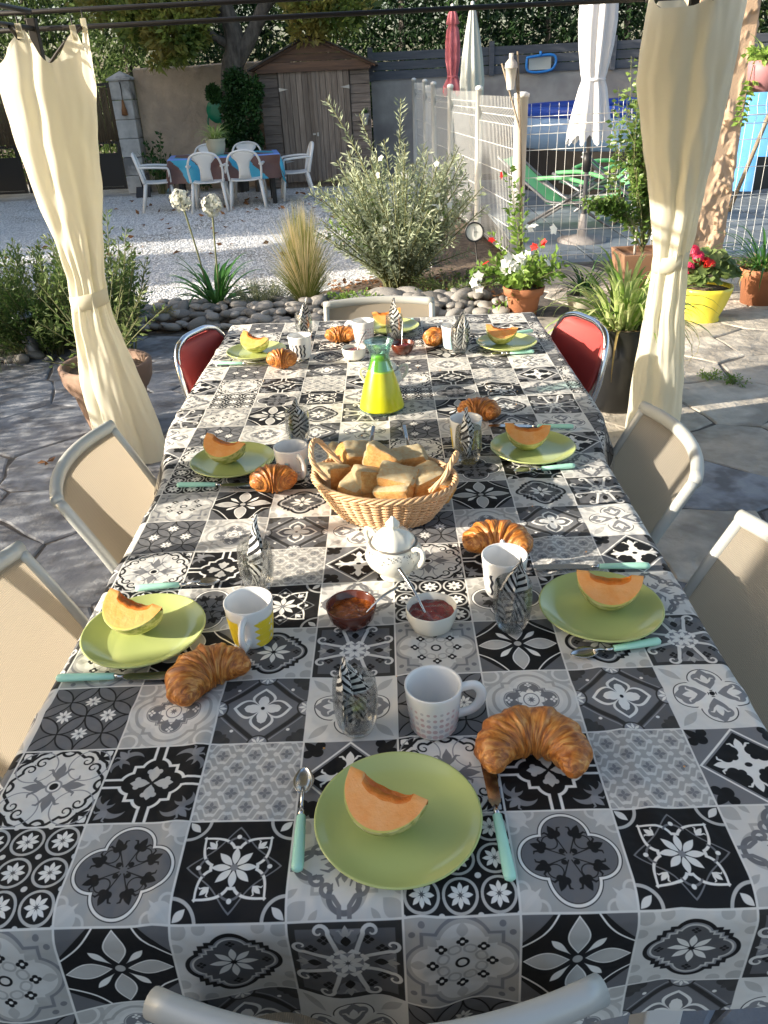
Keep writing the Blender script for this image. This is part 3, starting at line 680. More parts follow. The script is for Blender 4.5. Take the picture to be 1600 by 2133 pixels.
# ================================================================ closed parasols
def parasol(name, label, base, prof, mt, n=10, tie=None, top=None, amp=.16, group=None, frill=False):
    t = thing(name, label, 'parasol', base, group=group); m = MB(); N_ = n*8
    P = []
    for r, z in prof:
        P.append([(r*(1+amp*math.cos(q*n+.6*math.sin(z*4)))*math.cos(q), r*(1+amp*math.cos(q*n+.6*math.sin(z*4)))*math.sin(q)*.85, z-(.05*math.cos(q*n) if z == prof[-1][1] else 0)) for q in np.linspace(0, 2*PI, N_, endpoint=False)])
    m.grid(P, cu=True).build('canopy', mt, t)
    MB().tube([(0, 0, 0), (0, 0, prof[0][1]+.03)], .024, 12).build('pole', M['pole'] if top != 'white' else M['white'], t)
    MB().lathe([(.001, prof[0][1]+.07), (.02, prof[0][1]+.06), (.025, prof[0][1]-.01)], 10).build('finial', M['white'], t)
    if tie: MB().lathe([(tie[0]*1.12, tie[1]-.012), (tie[0]*1.2, tie[1]), (tie[0]*1.12, tie[1]+.012)], 24).build('tie', mt, t)
    return t
pb = parasol('parasol', 'large closed white parasol standing behind the wire fence', (2.13, 8.3, 0), [(.03, 2.75), (.12, 2.55), (.16, 2.3), (.165, 2.05), (.15, 1.85), (.115, 1.62), (.10, 1.56), (.125, 1.48), (.17, 1.25), (.2, 1.08), (.205, 1.02)], M['umb_w'], 9, (.10, 1.56), group='closed parasols')
MB().lathe([(.001, .9), (.045, .9), (.05, .82), (.04, .72), (.001, .7)], 12).build('crank', M['blackm'], pb)
MB().lathe([(.26, 0), (.26, .05), (.06, .09), (.03, .3), (.001, .3)], 24).build('base', M['concrete'], pb)
parasol('parasol', 'closed dusty pink parasol tied near its frilled end', (.99, 11.5, 0), [(.02, 2.42), (.05, 2.38), (.075, 2.26), (.045, 2.25), (.07, 2.2), (.085, 2.05), (.085, 1.85), (.06, 1.68), (.06, 1.65), (.11, 1.55), (.12, 1.48), (.09, 1.46)], M['umb_p'], 7, (.06, 1.66), group='closed parasols', amp=.22)
parasol('parasol', 'closed pale grey green parasol beside the pink one', (1.2, 11, 0), [(.02, 2.4), (.04, 2.36), (.085, 2.1), (.12, 1.85), (.14, 1.6), (.13, 1.35), (.12, 1.3)], M['umb_c'], 9, None, group='closed parasols')

# ================================================================ pool corner: deck, pool, loungers
dk = struct(MB().add([(1.3, 7.2, -.004), (12, 7.2, -.004), (12, 16, -.004), (.6, 16, -.004)], [(0, 1, 2, 3)]).build('pool_deck', M['mortar'], smooth=False))
for i in range(12):
    for j in range(12):
        x, y = 1.7+i*.62, 7.5+j*.62
        if x < 1.1+(15-y)*.02: continue
        MB().box((0, 0, 0), (.6, .6, .03)).build('slab', M['deck'], dk, smooth=False, loc=(x, y, .006+rs.uniform(0, .004)))
pl = thing('inflatable_pool', 'round above ground pool with pale blue side and royal blue ring', 'pool', (4.4, 13.6, 0))
MB().lathe([(2.15, .62), (2.25, .75), (2.25, .95), (2.16, 1.06)], 64).build('side', M['poolside'], pl)
MB().lathe([(2.2, 0), (2.2, .3), (2.18, .62)], 64).build('base_skirt', M['blackm'], pl)
MB().tube([(2.12*math.cos(a), 2.12*math.sin(a), 1.12) for a in np.linspace(0, 2*PI, 64, endpoint=False)], .085, 12, closed=True).build('ring', M['poolblue'], pl)
MB().add([(2.05*math.cos(a), 2.05*math.sin(a), 1.0) for a in np.linspace(0, 2*PI, 48, endpoint=False)], [tuple(range(48))]).build('water', M['water'], pl)
def lounger(x, y, rz, label, curved=False):
    t = thing('deck_chair', label, 'deck chair', (x, y, 0), rz, 'green folding deck chairs by the pool')
    for s in (-.27, .27):
        MB().tube([(-.5, s, .02), (.45, s, .55)], .018, 8).build('leg', M['pole'], t)
        MB().tube([(.55, s*1.05, .02), (-.25, s*1.05, .5)], .018, 8).build('leg', M['pole'], t)
        MB().tube(bez([(-.45, s, .34), (.2, s, .28), (.45, s, .40), (.95, s, .78)]), .018, 8).build('side_rail', M['pole'], t)
        MB().tube(bez([(-.2, s*1.15, .5), (.1, s*1.2, .56), (.42, s*1.15, .55)]), .024, 8).build('armrest', M['lounge'], t)
    pts = bez([(-.45, 0, .35), (.2, 0, .25), (.45, 0, .38), (.95, 0, .77)])
    MB().grid([[(p.x, yy, p.z-.03*(1-(yy/.26)**2)) for yy in np.linspace(-.26, .26, 7)] for p in pts]).build('sling', M['lounge'], t)
    return t
lounger(2.35, 9.5, 2.6, 'green deck chair behind the fence corner, nearest the corner post'); lounger(2.9, 10.8, .3, 'green deck chair lying back between the parasol pole and the pool')
lounger(3.3, 9.4, 2.9, 'green deck chair half hidden by the climbing plant')
# blue tarpaulin-coloured barrel and bin at the far right
bb = thing('blue_bin', 'light blue plastic basin chair seen behind the wire fence at right', 'basin', (3.52, 7.95, 0))
bb['label'] = 'light blue plastic slide panel standing behind the fence at far right'; bb['category'] = 'slide'
P = [[(-.28+.56*i/8+(.1*(1-t)), .12*math.cos(i/8*PI), .82+.62*t) for i in range(9)] for t in np.linspace(0, 1, 5)]
MB().grid(P).build('panel', M['lblue'], bb)
MB().grid([[(-.16+.36*i/8, .05+.1*math.cos(i/8*PI), .50+.33*t) for i in range(9)] for t in np.linspace(0, 1, 4)]).build('chute', M['lblue'], bb)
MB().tube([(.2, -.2, 1.3), (-.1, -.28, .35)], .02, 6).build('support', M['twig'], bb)

# ================================================================ white wire fence
fence = thing('wire_fence', 'white welded wire fence with round posts enclosing the pool corner', 'fence', (1.23, 7.15, 0))
fo = Vector((1.23, 7.15, 0))
posts = []
for u, v, y in ((1087, 203, 7.15), (998, 188, 9.0), (938, 183, 10.9), (903, 177, 12.4), (885, 171, 13.9), (862, 168, 15.5)): posts.append(aty(u, v, y))
rp = [Vector((1.25, 7.15, 1.45)), Vector((2.55, 7.2, 1.42)), Vector((3.9, 7.25, 1.42)), Vector((6.3, 7.35, 1.42))]
def fpanel(a, b, h, sp):
    d = Vector((b.x-a.x, b.y-a.y, 0)); L = d.length; d.normalize(); nrm = Vector((d.y, -d.x, 0)); m = MB(); n = int(L/sp)
    kink = lambda z: .028 if abs(z-(h-.13)) < .02 else 0
    for k in range(1, n):
        p = Vector((a.x, a.y, 0))-fo+d*(L*k/n); hz = h+(b.z-a.z)*k/n*0
        m.tube([p+Vector((0, 0, .06)), p+Vector((0, 0, h-.24)), p+nrm*.035+Vector((0, 0, h-.17)), p+Vector((0, 0, h-.1)), p+Vector((0, 0, h))], .0021, 4, caps=False)
    for z in (.1, .33, .56, .8, 1.03, h-.24, h-.10):
        p = Vector((a.x, a.y, z))-fo; m.tube([p, p+d*L], .0032, 4)
    p = Vector((a.x, a.y, h-.17))-fo+nrm*.035; m.tube([p, p+d*L], .0045, 4)
    m.build('wire_panel', M['white'], fence, kind='stuff')
for i in range(5): fpanel(posts[i], posts[i+1], (posts[i].z+posts[i+1].z)/2-.02, .062)
for i in range(3): fpanel(rp[i], rp[i+1], 1.40, .078)
for i, p in enumerate(posts):
    r = .058 if i == 0 else .036
    MB().lathe([(r, 0), (r, p.z), (r*1.15, p.z), (r*1.15, p.z+.03), (r*.6, p.z+.045), (.001, p.z+.045)], 16).build('post', M['white'], fence, loc=p.xy.to_3d()-fo)
for p in rp[1:]: MB().lathe([(.026, 0), (.026, p.z), (.001, p.z+.01)], 14).build('post', M['white'], fence, loc=p.xy.to_3d()-fo)

# ================================================================ torch lamp bound with canes
tl = thing('garden_torch', 'white glass garden torch lashed among bamboo canes at the fence corner', 'torch', (1.22, 7.0, 0))
MB().lathe([(.03, 1.5), (.05, 1.66), (.052, 1.66), (.001, 1.66)], 14).build('shade', M['dial'], tl, loc=(-.1, 0, .02))
MB().lathe([(.056, 1.66), (.05, 1.70), (.02, 1.73), (.02, 1.77), (.001, 1.77)], 14).build('cap', M['concrete'], tl, loc=(-.1, 0, .02))
for dx, dz, e in ((-.03, 1.8, .13), (-.05, 1.74, .09), (-.16, 1.72, .02), (-.02, 1.68, .05)): MB().tube([(.03+e*.2, 0, .2), (.0, .02, 1.2), (dx-.02, 0, dz)], .008, 5).build('cane', M['twig'], tl)

# ================================================================ rough stucco column
def column():
    t = thing('stucco_column', 'thick orange stucco column with trowelled rough finish behind the right curtain', 'column', (0, 0, 0))
    y = 6.3; a = aty(1415, 560, y); c_ = aty(1510, 560, y); w_ = .40
    x0, x1 = 2.40, 2.85
    P = []
    def ripple(s, z):
        v = noise.noise((s*14, z*7, 1.7))+.5*noise.noise((s*30, z*18, 5.1)); q = noise.noise((s*4, z*2.2, 9)); v = max(0, v+.12)*(.35+1.2*max(0, q+.35)); return min(v, .5)*.055
    per = []
    for i in range(70): per.append((x0+(x1-x0)*i/69, y, 0, -1))
    for i in range(1, 60): per.append((x1, y+.4*i/59, 1, 0))
    for i in range(1, 20): per.append((x1+(x0-x1)*i/19, y+.4, 0, 1))
    for i in range(1, 60): per.append((x0, y+.4*(1-i/59), -1, 0))
    for z in np.linspace(0, 3.6, 420):
        r = []
        for k, (x, yy, nx, ny) in enumerate(per):
            d = ripple(x*1.0+yy*1.1, z); r.append((x+nx*d, yy+ny*d, z))
        P.append(r)
    MB().grid(np.array(P), cu=True).build('shaft', M['stucco_r'], t)
column()
# ================================================================ plants
def pot(t, prof, mt, soil_r, soil_z, n=36, name='pot', wob=None, loc=None):
    MB().lathe(prof, n, wob=wob).build(name, mt, t, loc=loc)
    MB().lathe([(soil_r, soil_z), (soil_r*.5, soil_z+.012), (.001, soil_z+.015)], 20).build('soil', M['soil'], t, loc=loc)
def shrub(t, stems, L, W, step, mt, jit=.02, tilt=.9, per=2, name='foliage', stem_r=.006, rng=rs, droop=0.):
    """stems: list of point lists; leaves set along every stem pointing forwards and outwards"""
    mb, ms = MB(), MB()
    P, D = [], []
    for pts in stems:
        pts = [Vector(p) for p in pts]; ms.tube(pts, [stem_r*(1-.75*i/len(pts)) for i in range(len(pts))], 4, caps=False)
        acc = 0; tot = sum((pts[i+1]-pts[i]).length for i in range(len(pts)-1)); run = 0
        for i in range(len(pts)-1):
            d = pts[i+1]-pts[i]; l = d.length
            if l < 1e-6: continue
            n = max(1, int(l/step))
            for k in range(n):
                f = (run+l*k/n)/tot
                if f < .18: continue
                p = pts[i]+d*(k/n); dn = d.normalized()
                for q in range(per):
                    o = Vector(rng.normal(size=3)); o -= o.project(dn); o.normalize()
                    P.append(p+o*rng.uniform(0, jit)); D.append(dn*(1-tilt*.5)+o*tilt-Vector((0, 0, droop)))
            run += l
    leaves(mb, np.array([tuple(p) for p in P]), np.array([tuple(p) for p in D]), L*rng.uniform(.7, 1.15, len(P)), W*rng.uniform(.8, 1.2, len(P)), rng=rng)
    ms.build('stems', M['stem'], t); return mb.build(name, mt, t)
def arcs(n, h, sp, base=.05, droop=.1, rng=rs, hv=.35, seg=7, curve=.6):
    out = []
    for k in range(n):
        a = rng.uniform(0, 6.283); r0 = base*rng.uniform(0, 1); s = sp*rng.uniform(.35, 1.); hh = h*rng.uniform(1-hv, 1)*(1-.35*(s/sp)**2); pts = []
        bx, by = rng.uniform(-.04, .04), rng.uniform(-.04, .04)
        for i in range(seg+1):
            t = i/seg; pts.append((math.cos(a)*(r0+s*t**(1+curve))+bx*t, math.sin(a)*(r0+s*t**(1+curve))+by*t, hh*(t-droop*t*t)))
        out.append(pts)
    return out
def strap(t, n, L, W, mt, base=.03, up=.9, droop=1.2, names='leaf', rng=rs, z0=0., spread=1., curl=0., alt=None, altp=.0, amin=0., amax=6.283, lz=None):
    """long arching leaves, each a part"""
    for k in range(n):
        a = rng.uniform(amin, amax); el = rng.uniform(.25, 1.)*up; ll = L*rng.uniform(.6, 1.1); seg = 9; x = y = 0.; z = 0.; th = math.pi/2*el+rng.uniform(-.1, .1); pts = []
        dr = droop*rng.uniform(.6, 1.3); da = rng.uniform(-.5, .5)*curl
        r, zz = base*rng.uniform(.2, 1), 0.; aa = a
        c = Vector((math.cos(a)*r, math.sin(a)*r, z0))
        for i in range(seg+1):
            pts.append(c.copy()); d = Vector((math.cos(aa)*math.cos(th), math.sin(aa)*math.cos(th), math.sin(th))); c += d*(ll/seg); th -= dr*(i+1)/seg/seg*2.; aa += da/seg
            if lz is not None and c.z < lz: c.z = lz
        P = []
        for i, p in enumerate(pts):
            f = i/seg; w_ = W*.5*(min(1, .55+f*1.5) if f < .4 else (1-((f-.4)/.6)**1.8))*1.; w_ = max(w_, .0006)
            tdir = (pts[min(i+1, seg)]-pts[max(i-1, 0)]).normalized(); s = Vector((-math.sin(a), math.cos(a), 0)); nn = s.cross(tdir).normalized()
            P.append([p-s*w_-nn*w_*.35, p, p+s*w_-nn*w_*.35])
        MB().grid(P).build(names, alt if alt and rng.rand() < altp else mt, t)
def heads(m, P, r, n=5, mi=0, rng=rs, D=None):
    """small five-petal flowers"""
    for i, p in enumerate(P):
        d = Vector(D[i]) if D is not None else Vector(rng.normal(size=3)+np.array([-.3, -1, .5])); d.normalize(); a = d.orthogonal().normalized(); b = d.cross(a)
        for k in range(n):
            q = 6.283*k/n+rng.uniform(0, .3); u = a*math.cos(q)+b*math.sin(q); v = d.cross(u); p = Vector(p)
            m.add([p, p+u*r*.55+v*r*.42+d*r*.12, p+u*r*1.05+d*r*.02, p+u*r*.55-v*r*.42+d*r*.12], [(0, 1, 2, 3)], mi)
# --- olive-like bush in the bed
t = thing('grey_leaved_bush', 'large loose bush with long silvery green leaves growing in the bed before the white fence', 'bush', (.12, 6.55, 0))
stems = arcs(140, 1.45, .74, .14, .10, hv=.55, curve=.15)
for (u, v, y) in ((680, 205, 6.5), (748, 235, 6.5), (835, 205, 6.6), (800, 290, 6.4), (720, 330, 6.4), (870, 330, 6.6), (930, 380, 6.7), (690, 400, 6.3), (965, 430, 6.7), (640, 400, 6.2), (985, 520, 6.4)):
    q = aty(u, v, y)-Vector((.12, 6.55, 0)); stems.append([tuple(Vector((q.x*.25*f+q.x*.75*f*f, q.y*f, q.z*f))) for f in np.linspace(0, 1, 8)])
shrub(t, stems, .066, .014, .026, M['olive'], per=3, tilt=.75, stem_r=.009)
shrub(t, arcs(34, 1.2, .62, .1, .15), .045, .022, .045, M['green'], per=2, name='young_foliage')
m = MB(); heads(m, [(rs.uniform(-.35, .45), rs.uniform(-.45, -.1), rs.uniform(.5, 1.1)) for _ in range(16)], .028, mi=0); m.build('flowers', M['whitef'], t, kind='stuff')
# low cover under the bush
t = thing('low_shrub', 'low leafy green ground plant with dry litter at the foot of the silvery bush', 'shrub', (.55, 6.15, 0)); shrub(t, arcs(40, .3, .42, .1, .3), .03, .016, .022, M['mid'], per=2)
t = thing('low_shrub', 'small fresh green herb between the straw grass and the empty end chair', 'herb', (-.28, 5.72, .05)); shrub(t, arcs(26, .2, .2, .05, .3), .03, .02, .018, M['green'], per=3)
m = MB(); P = np.stack([rs.uniform(-.5, 1., 500), rs.uniform(5.75, 6.9, 500), rs.uniform(.01, .05, 500)], 1); leaves(m, P, rs.normal(size=(500, 3))*[1, 1, .2], .05, .02, rng=rs)
tag(m.build('leaf_litter', M['leaf_dead']), 'brown fallen leaves strewn in the bed under the bush', 'fallen leaves', kind='stuff')
# --- feather grass
t = thing('feather_grass', 'tuft of straw coloured feather grass with green base rising behind the stones', 'grass tuft', (-.66, 5.85, .02))
m, m2 = MB(), MB()
for k in range(1100):
    a = rs.uniform(0, 6.283); s = abs(rs.normal())*.16; h = rs.uniform(.38, .9); s = min(s, .34); p = []
    for f in (0, .35, .7, 1.): p.append(Vector((math.cos(a)*(s*f**1.5+.03), math.sin(a)*(s*f**1.5+.03), h*f*(1-.25*f*s/.3))))
    w_ = Vector((.0016, 0, 0))
    (m if k % 2 else m2).add([p[0]-w_*1.3, p[0]+w_*1.3, p[1]+w_*1.2, p[1]-w_*1.2], [(0, 1, 2, 3)]).add([p[1]-w_*1.2, p[1]+w_*1.2, p[2]+w_, p[2]-w_], [(0, 1, 2, 3)]).add([p[2]-w_, p[2]+w_, p[3]], [(0, 1, 2)])
for k in range(420):
    a = rs.uniform(0, 6.283); s = rs.uniform(.05, .26); h = rs.uniform(.2, .42); p = [Vector((math.cos(a)*(s*f**1.5+.03), math.sin(a)*(s*f**1.5+.03), h*f)) for f in (0, .5, 1)]
    w_ = Vector((.002, 0, 0)); m2.add([p[0]-w_, p[0]+w_, p[1]+w_, p[1]-w_], [(0, 1, 2, 3)]).add([p[1]-w_, p[1]+w_, p[2]], [(0, 1, 2)])
m.build('plumes', M['straw'], t, kind='stuff'); m2.build('blades', M['grassg'], t, kind='stuff')
# --- agapanthus
t = thing('agapanthus', 'agapanthus with long green strap leaves and two faded white flower globes', 'agapanthus', (-1.42, 6.0, .05))
strap(t, 46, .52, .034, M['agap'], .06, .95, 1.3)
for (u, v, bx) in ((376, 413, -.05), (441, 424, .03)):
    q = aty(u, v, 6.0)-Vector((-1.42, 6.0, .05)); MB().tube(bez([(bx, 0, .05), (bx+(q.x-bx)*.4, 0, q.z*.5), q]), .007, 6).build('flower_stalk', M['stem'], t)
    m = MB()
    for k in range(95):
        d = Vector(rs.normal(size=3)); d.normalize(); e = q+d*.085*rs.uniform(.8, 1.05)-Vector((0, 0, .015)); m.tube([q, e], .0015, 3, caps=False); heads(m, [e], .017, 5, D=[d])
    m.build('flower_head', M['agapf'], t)
t = thing('lavender', 'low grey green lavender cushion between the agapanthus and the straw grass', 'lavender', (-1.02, 5.85, .04)); shrub(t, arcs(90, .26, .2, .08, .05, curve=.1), .028, .005, .012, M['lav'], per=3, tilt=.6, stem_r=.003)
t = thing('young_agave', 'small spiky plant among the stones left of the agapanthus', 'agave', (-1.98, 5.75, .08)); strap(t, 14, .16, .02, M['dark'], .01, .9, .3)
t = thing('strap_leaf_plant', 'broad dark strap leaved plant behind the left curtain by the stones', 'plant', (-2.2, 5.6, .02)); strap(t, 26, .5, .05, M['dark'], .05, .8, .9)
t = thing('dry_tuft', 'small yellow dry tuft sprouting between the edging stones on the left', 'weed', (-1.75, 5.55, .1)); shrub(t, arcs(20, .08, .1, .03, .1), .02, .006, .01, M['yellowed'], per=2, stem_r=.002)
# --- left planting
t = thing('left_bush', 'bushy yellow green shrub at the left edge of the patio behind the bollard lamp', 'shrub', (-2.5, 5.1, 0)); shrub(t, arcs(190, .98, .58, .25, .12, hv=.6, curve=.1), .05, .016, .020, M['mid'], per=3, tilt=.7, stem_r=.006)
t = thing('left_bush', 'taller dark narrow shrub showing right of the left curtain', 'shrub', (-1.95, 4.85, 0)); shrub(t, arcs(60, 1.15, .26, .15, .05, hv=.5, curve=.1), .05, .014, .026, M['mid'], per=3, tilt=.7, stem_r=.006)
t = thing('grass_clump', 'pale drooping grass clump at the far left behind the bollard lamp', 'grass tuft', (-2.75, 4.85, 0)); strap(t, 60, .45, .008, M['lav'], .04, .7, 2.2, lz=.01)
bl = thing('bollard_lamp', 'short grey garden bollard lamp with flat cap at the left edge', 'garden lamp', (-2.53, 4.87, 0))
MB().lathe([(.05, 0), (.05, .2), (.035, .205), (.035, .29), (.001, .29)], 20).build('post', M['pole'], bl)
MB().lathe([(.001, .345), (.04, .34), (.095, .31), (.095, .30), (.001, .30)], 24).build('cap', M['gal'], bl)
t = thing('potted_olive', 'weathered terracotta pot with a thin leafy shrub standing behind the left curtain', 'potted plant', (-1.49, 3.42, 0)); t.scale = (.95, .95, .92)
pot(t, [(.001, 0), (.14, 0), (.15, .02), (.2, .27), (.215, .28), (.225, .30), (.24, .33), (.25, .40), (.25, .42), (.235, .43), (.215, .42), (.205, .36)], M['terra_old'], .21, .38)
st = arcs(26, .75, .36, .06, .15, hv=.5, curve=.1); st = [[(x, y, z+.37) for x, y, z in p] for p in st]; st += [[(-.05-.25*f, -.1*f, .38+.1*f) for f in np.linspace(0, 1, 6)]]
shrub(t, st, .05, .014, .035, M['mid'], per=2, tilt=.8, stem_r=.005)
# --- thermometer dial on a stake
t = thing('garden_dial', 'round white dial thermometer on a thin dark stake before the fence', 'thermometer', (.72, 5.7, 0))
q = aty(988, 483, 5.7); c0 = Vector((q.x-.72, 0, q.z)); MB().tube([(.03, 0, 0), (c0.x+.01, .015, c0.z-.06)], .006, 6).build('stake', M['darkm'], t)
R90 = Matrix.Rotation(PI/2, 3, 'X')
MB().lathe([(.001, -.015), (.062, -.015), (.072, -.008), (.074, .012), (.066, .014), (.062, .004)], 32, M=R90, c=c0).build('rim', M['blackm'], t)
MB().lathe([(.001, .003), (.062, .003)], 32, M=R90, c=c0).build('face', M['dial'], t)
MB().box(c0+Vector((0, -.006, 0)), (.003, .002, .07)).box(c0+Vector((.01, -.006, 0)), (.03, .002, .003)).build('needle', M['blackm'], t, smooth=False)
# --- terracotta pot with dipladenia
t = thing('flowering_pot', 'terracotta pot of dipladenia with red and white flowers climbing the fence post', 'potted plant', (1.04, 5.45, 0))
pot(t, [(.001, 0), (.10, 0), (.125, .15), (.128, .16), (.148, .165), (.158, .22), (.15, .225), (.138, .2)], M['terra'], .135, .19)
st = [[(x, y, z+.19) for x, y, z in p] for p in arcs(64, .5, .38, .05, .35, hv=.4, curve=.1)]
for (u, v, y) in ((1060, 345, 6.), (1085, 400, 5.8), (1020, 480, 5.5), (1130, 490, 5.4), (1000, 560, 5.3), (1160, 560, 5.3), (1015, 640, 5.2), (1060, 430, 5.9)):
    q = aty(u, v, y)-Vector((1.04, 5.45, 0)); st.append([(q.x*f, q.y*f, .19+(q.z-.19)*f**.8) for f in np.linspace(0, 1, 9)])
shrub(t, st, .062, .028, .026, M['green'], per=2, tilt=.9, stem_r=.004)
def fl(u, v, y, o): return aty(u, v, y)-Vector(o)
o_ = (1.04, 5.45, 0)
m = MB(); heads(m, [fl(u+rs.uniform(-3, 3), v+rs.uniform(-3, 3), 5.25, o_) for u, v in ((1060, 540), (1075, 535), (1090, 545), (1070, 555), (1055, 550), (1085, 560), (1098, 535), (1050, 560), (1100, 475), (1152, 480), (995, 575), (985, 590), (1000, 600), (1110, 470), (1142, 545), (1082, 540), (1066, 548), (1078, 562), (1060, 560))], .042); m.build('white_flowers', M['whitef'], t, kind='stuff')
m = MB(); heads(m, [fl(u, v, 5.25, o_) for u, v in ((1133, 505), (1112, 515), (1130, 508), (1012, 548), (1044, 365), (1024, 500), (1115, 512))], .03); m.build('red_flowers', M['redf'], t, kind='stuff')
# --- spider plant in beige bowl
t = thing('spider_plant', 'dark leaved spider plant spilling from a low beige bowl beside the terracotta pot', 'potted plant', (1.5, 5.45, 0))
pot(t, [(.001, 0), (.10, 0), (.125, .12), (.135, .15), (.125, .15), (.115, .12)], M['beigepot'], .12, .13)
strap(t, 60, .36, .013, M['dark'], .05, .95, 1.9, z0=.13, lz=.03)
# --- brown planter with trellis climber
t = thing('climber_planter', 'square brown planter with a tall leafy climber tied up against the wire fence', 'potted plant', (2.05, 5.9, 0))
MB().add([(-.15, -.15, 0), (.15, -.15, 0), (.15, .15, 0), (-.15, .15, 0), (-.2, -.2, .36), (.2, -.2, .36), (.2, .2, .36), (-.2, .2, .36), (-.17, -.17, .36), (.17, -.17, .36), (.17, .17, .36), (-.17, .17, .36), (-.17, -.17, .32), (.17, -.17, .32), (.17, .17, .32), (-.17, .17, .32)],
    [(0, 1, 5, 4), (1, 2, 6, 5), (2, 3, 7, 6), (3, 0, 4, 7), (4, 5, 9, 8), (5, 6, 10, 9), (6, 7, 11, 10), (7, 4, 8, 11), (8, 9, 13, 12), (9, 10, 14, 13), (10, 11, 15, 14), (11, 8, 12, 15), (12, 13, 14, 15)]).build('pot', M['brownpot'], t, smooth=False, bevel=.006)
st = []
for k in range(84):
    a = rs.uniform(0, 6.28); s = rs.uniform(.02, .30); h = rs.uniform(.35, 1.2); z0 = rs.uniform(.32, .9)
    x1 = -.05-.05*math.sin(h*3)
    st.append([(s*math.cos(a)*min(1, f*2)+x1*f, s*math.sin(a)*min(1, f*2)*.6, z0+(min(1.72, z0+h)-z0)*f-.1*f*f*(k % 3)) for f in np.linspace(0, 1, 9)])
for k in range(14): st.append([(-.1-.45*f*rs.uniform(.6, 1), -.1, .55+.25*math.sin(f*2)*rs.uniform(.4, 1)) for f in np.linspace(0, 1, 7)])
shrub(t, st, .05, .032, .028, M['clim'], per=2, tilt=1., stem_r=.004, droop=.3)
MB().tube([(-.06, 0, .3), (-.08, .02, 1.1), (-.1, .03, 1.85)], .01, 6).build('cane', M['white'], t)
m = MB(); heads(m, [(rs.uniform(-.2, .1), -.2, rs.uniform(.8, 1.5)) for _ in range(5)], .02); m.build('pink_flowers', M['pinkf'], t, kind='stuff')
# --- tall black pot with variegated spider plant
t = thing('spider_plant', 'variegated spider plant bursting out of a tall black pot behind the right red chair', 'potted plant', (1.22, 3.46, 0))
pot(t, [(.001, 0), (.11, 0), (.135, .03), (.155, .25), (.16, .46), (.15, .46), (.14, .43)], M['blackpot'], .145, .44)
strap(t, 150, .46, .022, M['varieg'], .10, 1.05, 1.8, z0=.44, alt=M['green'], altp=.25)
strap(t, 14, .5, .012, M['yellowed'], .12, .25, 3.4, z0=.45, lz=.02)
for k in range(0): MB().tube(bez([(.1, 0, .5), (.45+.05*k, -.1*k, .45), (.65+.06*k, -.15*k, .1), (.68+.06*k, -.2*k, .03)]), .0025, 4).build('runner', M['yellowed'], t)
# --- yellow pot of geraniums
t = thing('geranium_pot', 'glossy yellow pot of red geraniums standing right of the curtain', 'potted plant', (2.28, 5.1, 0))
pot(t, [(.001, 0), (.12, 0), (.125, .015), (.115, .03), (.15, .12), (.18, .22), (.185, .25), (.175, .25), (.165, .22)], M['yellowpot'], .17, .22, wob=lambda q, z: 1+(.03*max(0, math.cos(q*10))**2 if z > .03 else 0), n=60)
m = MB()
for k in range(230):
    a = rs.uniform(0, 6.28); r = .23*rs.uniform(0, 1)**.5; c = Vector((r*math.cos(a), r*math.sin(a)*.9, .27+.2*rs.uniform(.2, 1)*(1-(r/.26)**2)+.02)); n_ = Vector((rs.normal()*.5+(c.x*2), rs.normal()*.5-.4, 1)).normalized(); ax = n_.orthogonal().normalized(); bx = n_.cross(ax); rr = rs.uniform(.022, .04)
    m.add([c-n_*.006]+[c+(ax*math.cos(q)+bx*math.sin(q))*rr*(1+.12*math.cos(q*5))+n_*.004 for q in np.linspace(0, 6.283, 10, endpoint=False)], [(0, i+1, (i+1) % 10+1) for i in range(10)])
m.build('foliage', M['mid'], t)
for (u, v, mt) in ((1445, 523, 'pinkf'), (1470, 548, 'redf'), (1435, 558, 'pinkf'), (1478, 552, 'redf'), (1455, 535, 'pinkf')):
    c = aty(u, v, 5.0)-Vector((2.28, 5.1, 0)); m = MB(); MB().tube([(c.x*.5, 0, .25), c], .004, 5).build('flower_stalk', M['stem'], t)
    for k in range(26):
        d = Vector(rs.normal(size=3)+[0, 0, .4]).normalized(); heads(m, [c+d*.035], .021, 5, D=[d])
    m.build('flower_head', M[mt], t)
# --- right edge terracotta pot
t = thing('spider_plant', 'green spider plant in a terracotta pot at the right edge beyond the yellow pot', 'potted plant', (2.86, 5.5, 0))
pot(t, [(.001, 0), (.13, 0), (.15, .2), (.17, .21), (.175, .27), (.165, .27), (.155, .24)], M['terra'], .16, .24)
strap(t, 70, .5, .016, M['agap'], .08, 1., 1.7, z0=.25, lz=.03); strap(t, 24, .4, .012, M['yellowed'], .1, .4, 2.4, z0=.25, lz=.02)
shrub(t, [[(x, y, z+.24) for x, y, z in p] for p in arcs(16, .2, .2, .05, .4)], .035, .03, .03, M['clim'], per=2, stem_r=.003)
# --- hanging pot top right
t = thing('hanging_pot', 'dusty pink hanging pot with trailing succulent leaves at the top right edge', 'hanging pot', aty(1596, 150, 4.6))
MB().lathe([(.001, -.10), (.08, -.10), (.10, .0), (.105, .06), (.095, .06), (.09, .03)], 28).build('pot', M['pinkpot'], t)
MB().tube([(.1*math.cos(a), .1*math.sin(a), .05) for a in (0, .1)]+[(0, 0, 1.2)], .003, 4).build('wire', M['darkm'], t)
shrub(t, [[(x, y, z+.04) for x, y, z in p] for p in arcs(30, .16, .2, .03, .6)]+[[(-.1-.03*f, -.05, .04-.32*f) for f in np.linspace(0, 1, 7)] for _ in range(3)], .04, .024, .02, M['green'], per=3, stem_r=.003)
strap(t, 22, .22, .012, M['varieg'], .04, 1., 1.2, z0=.04)
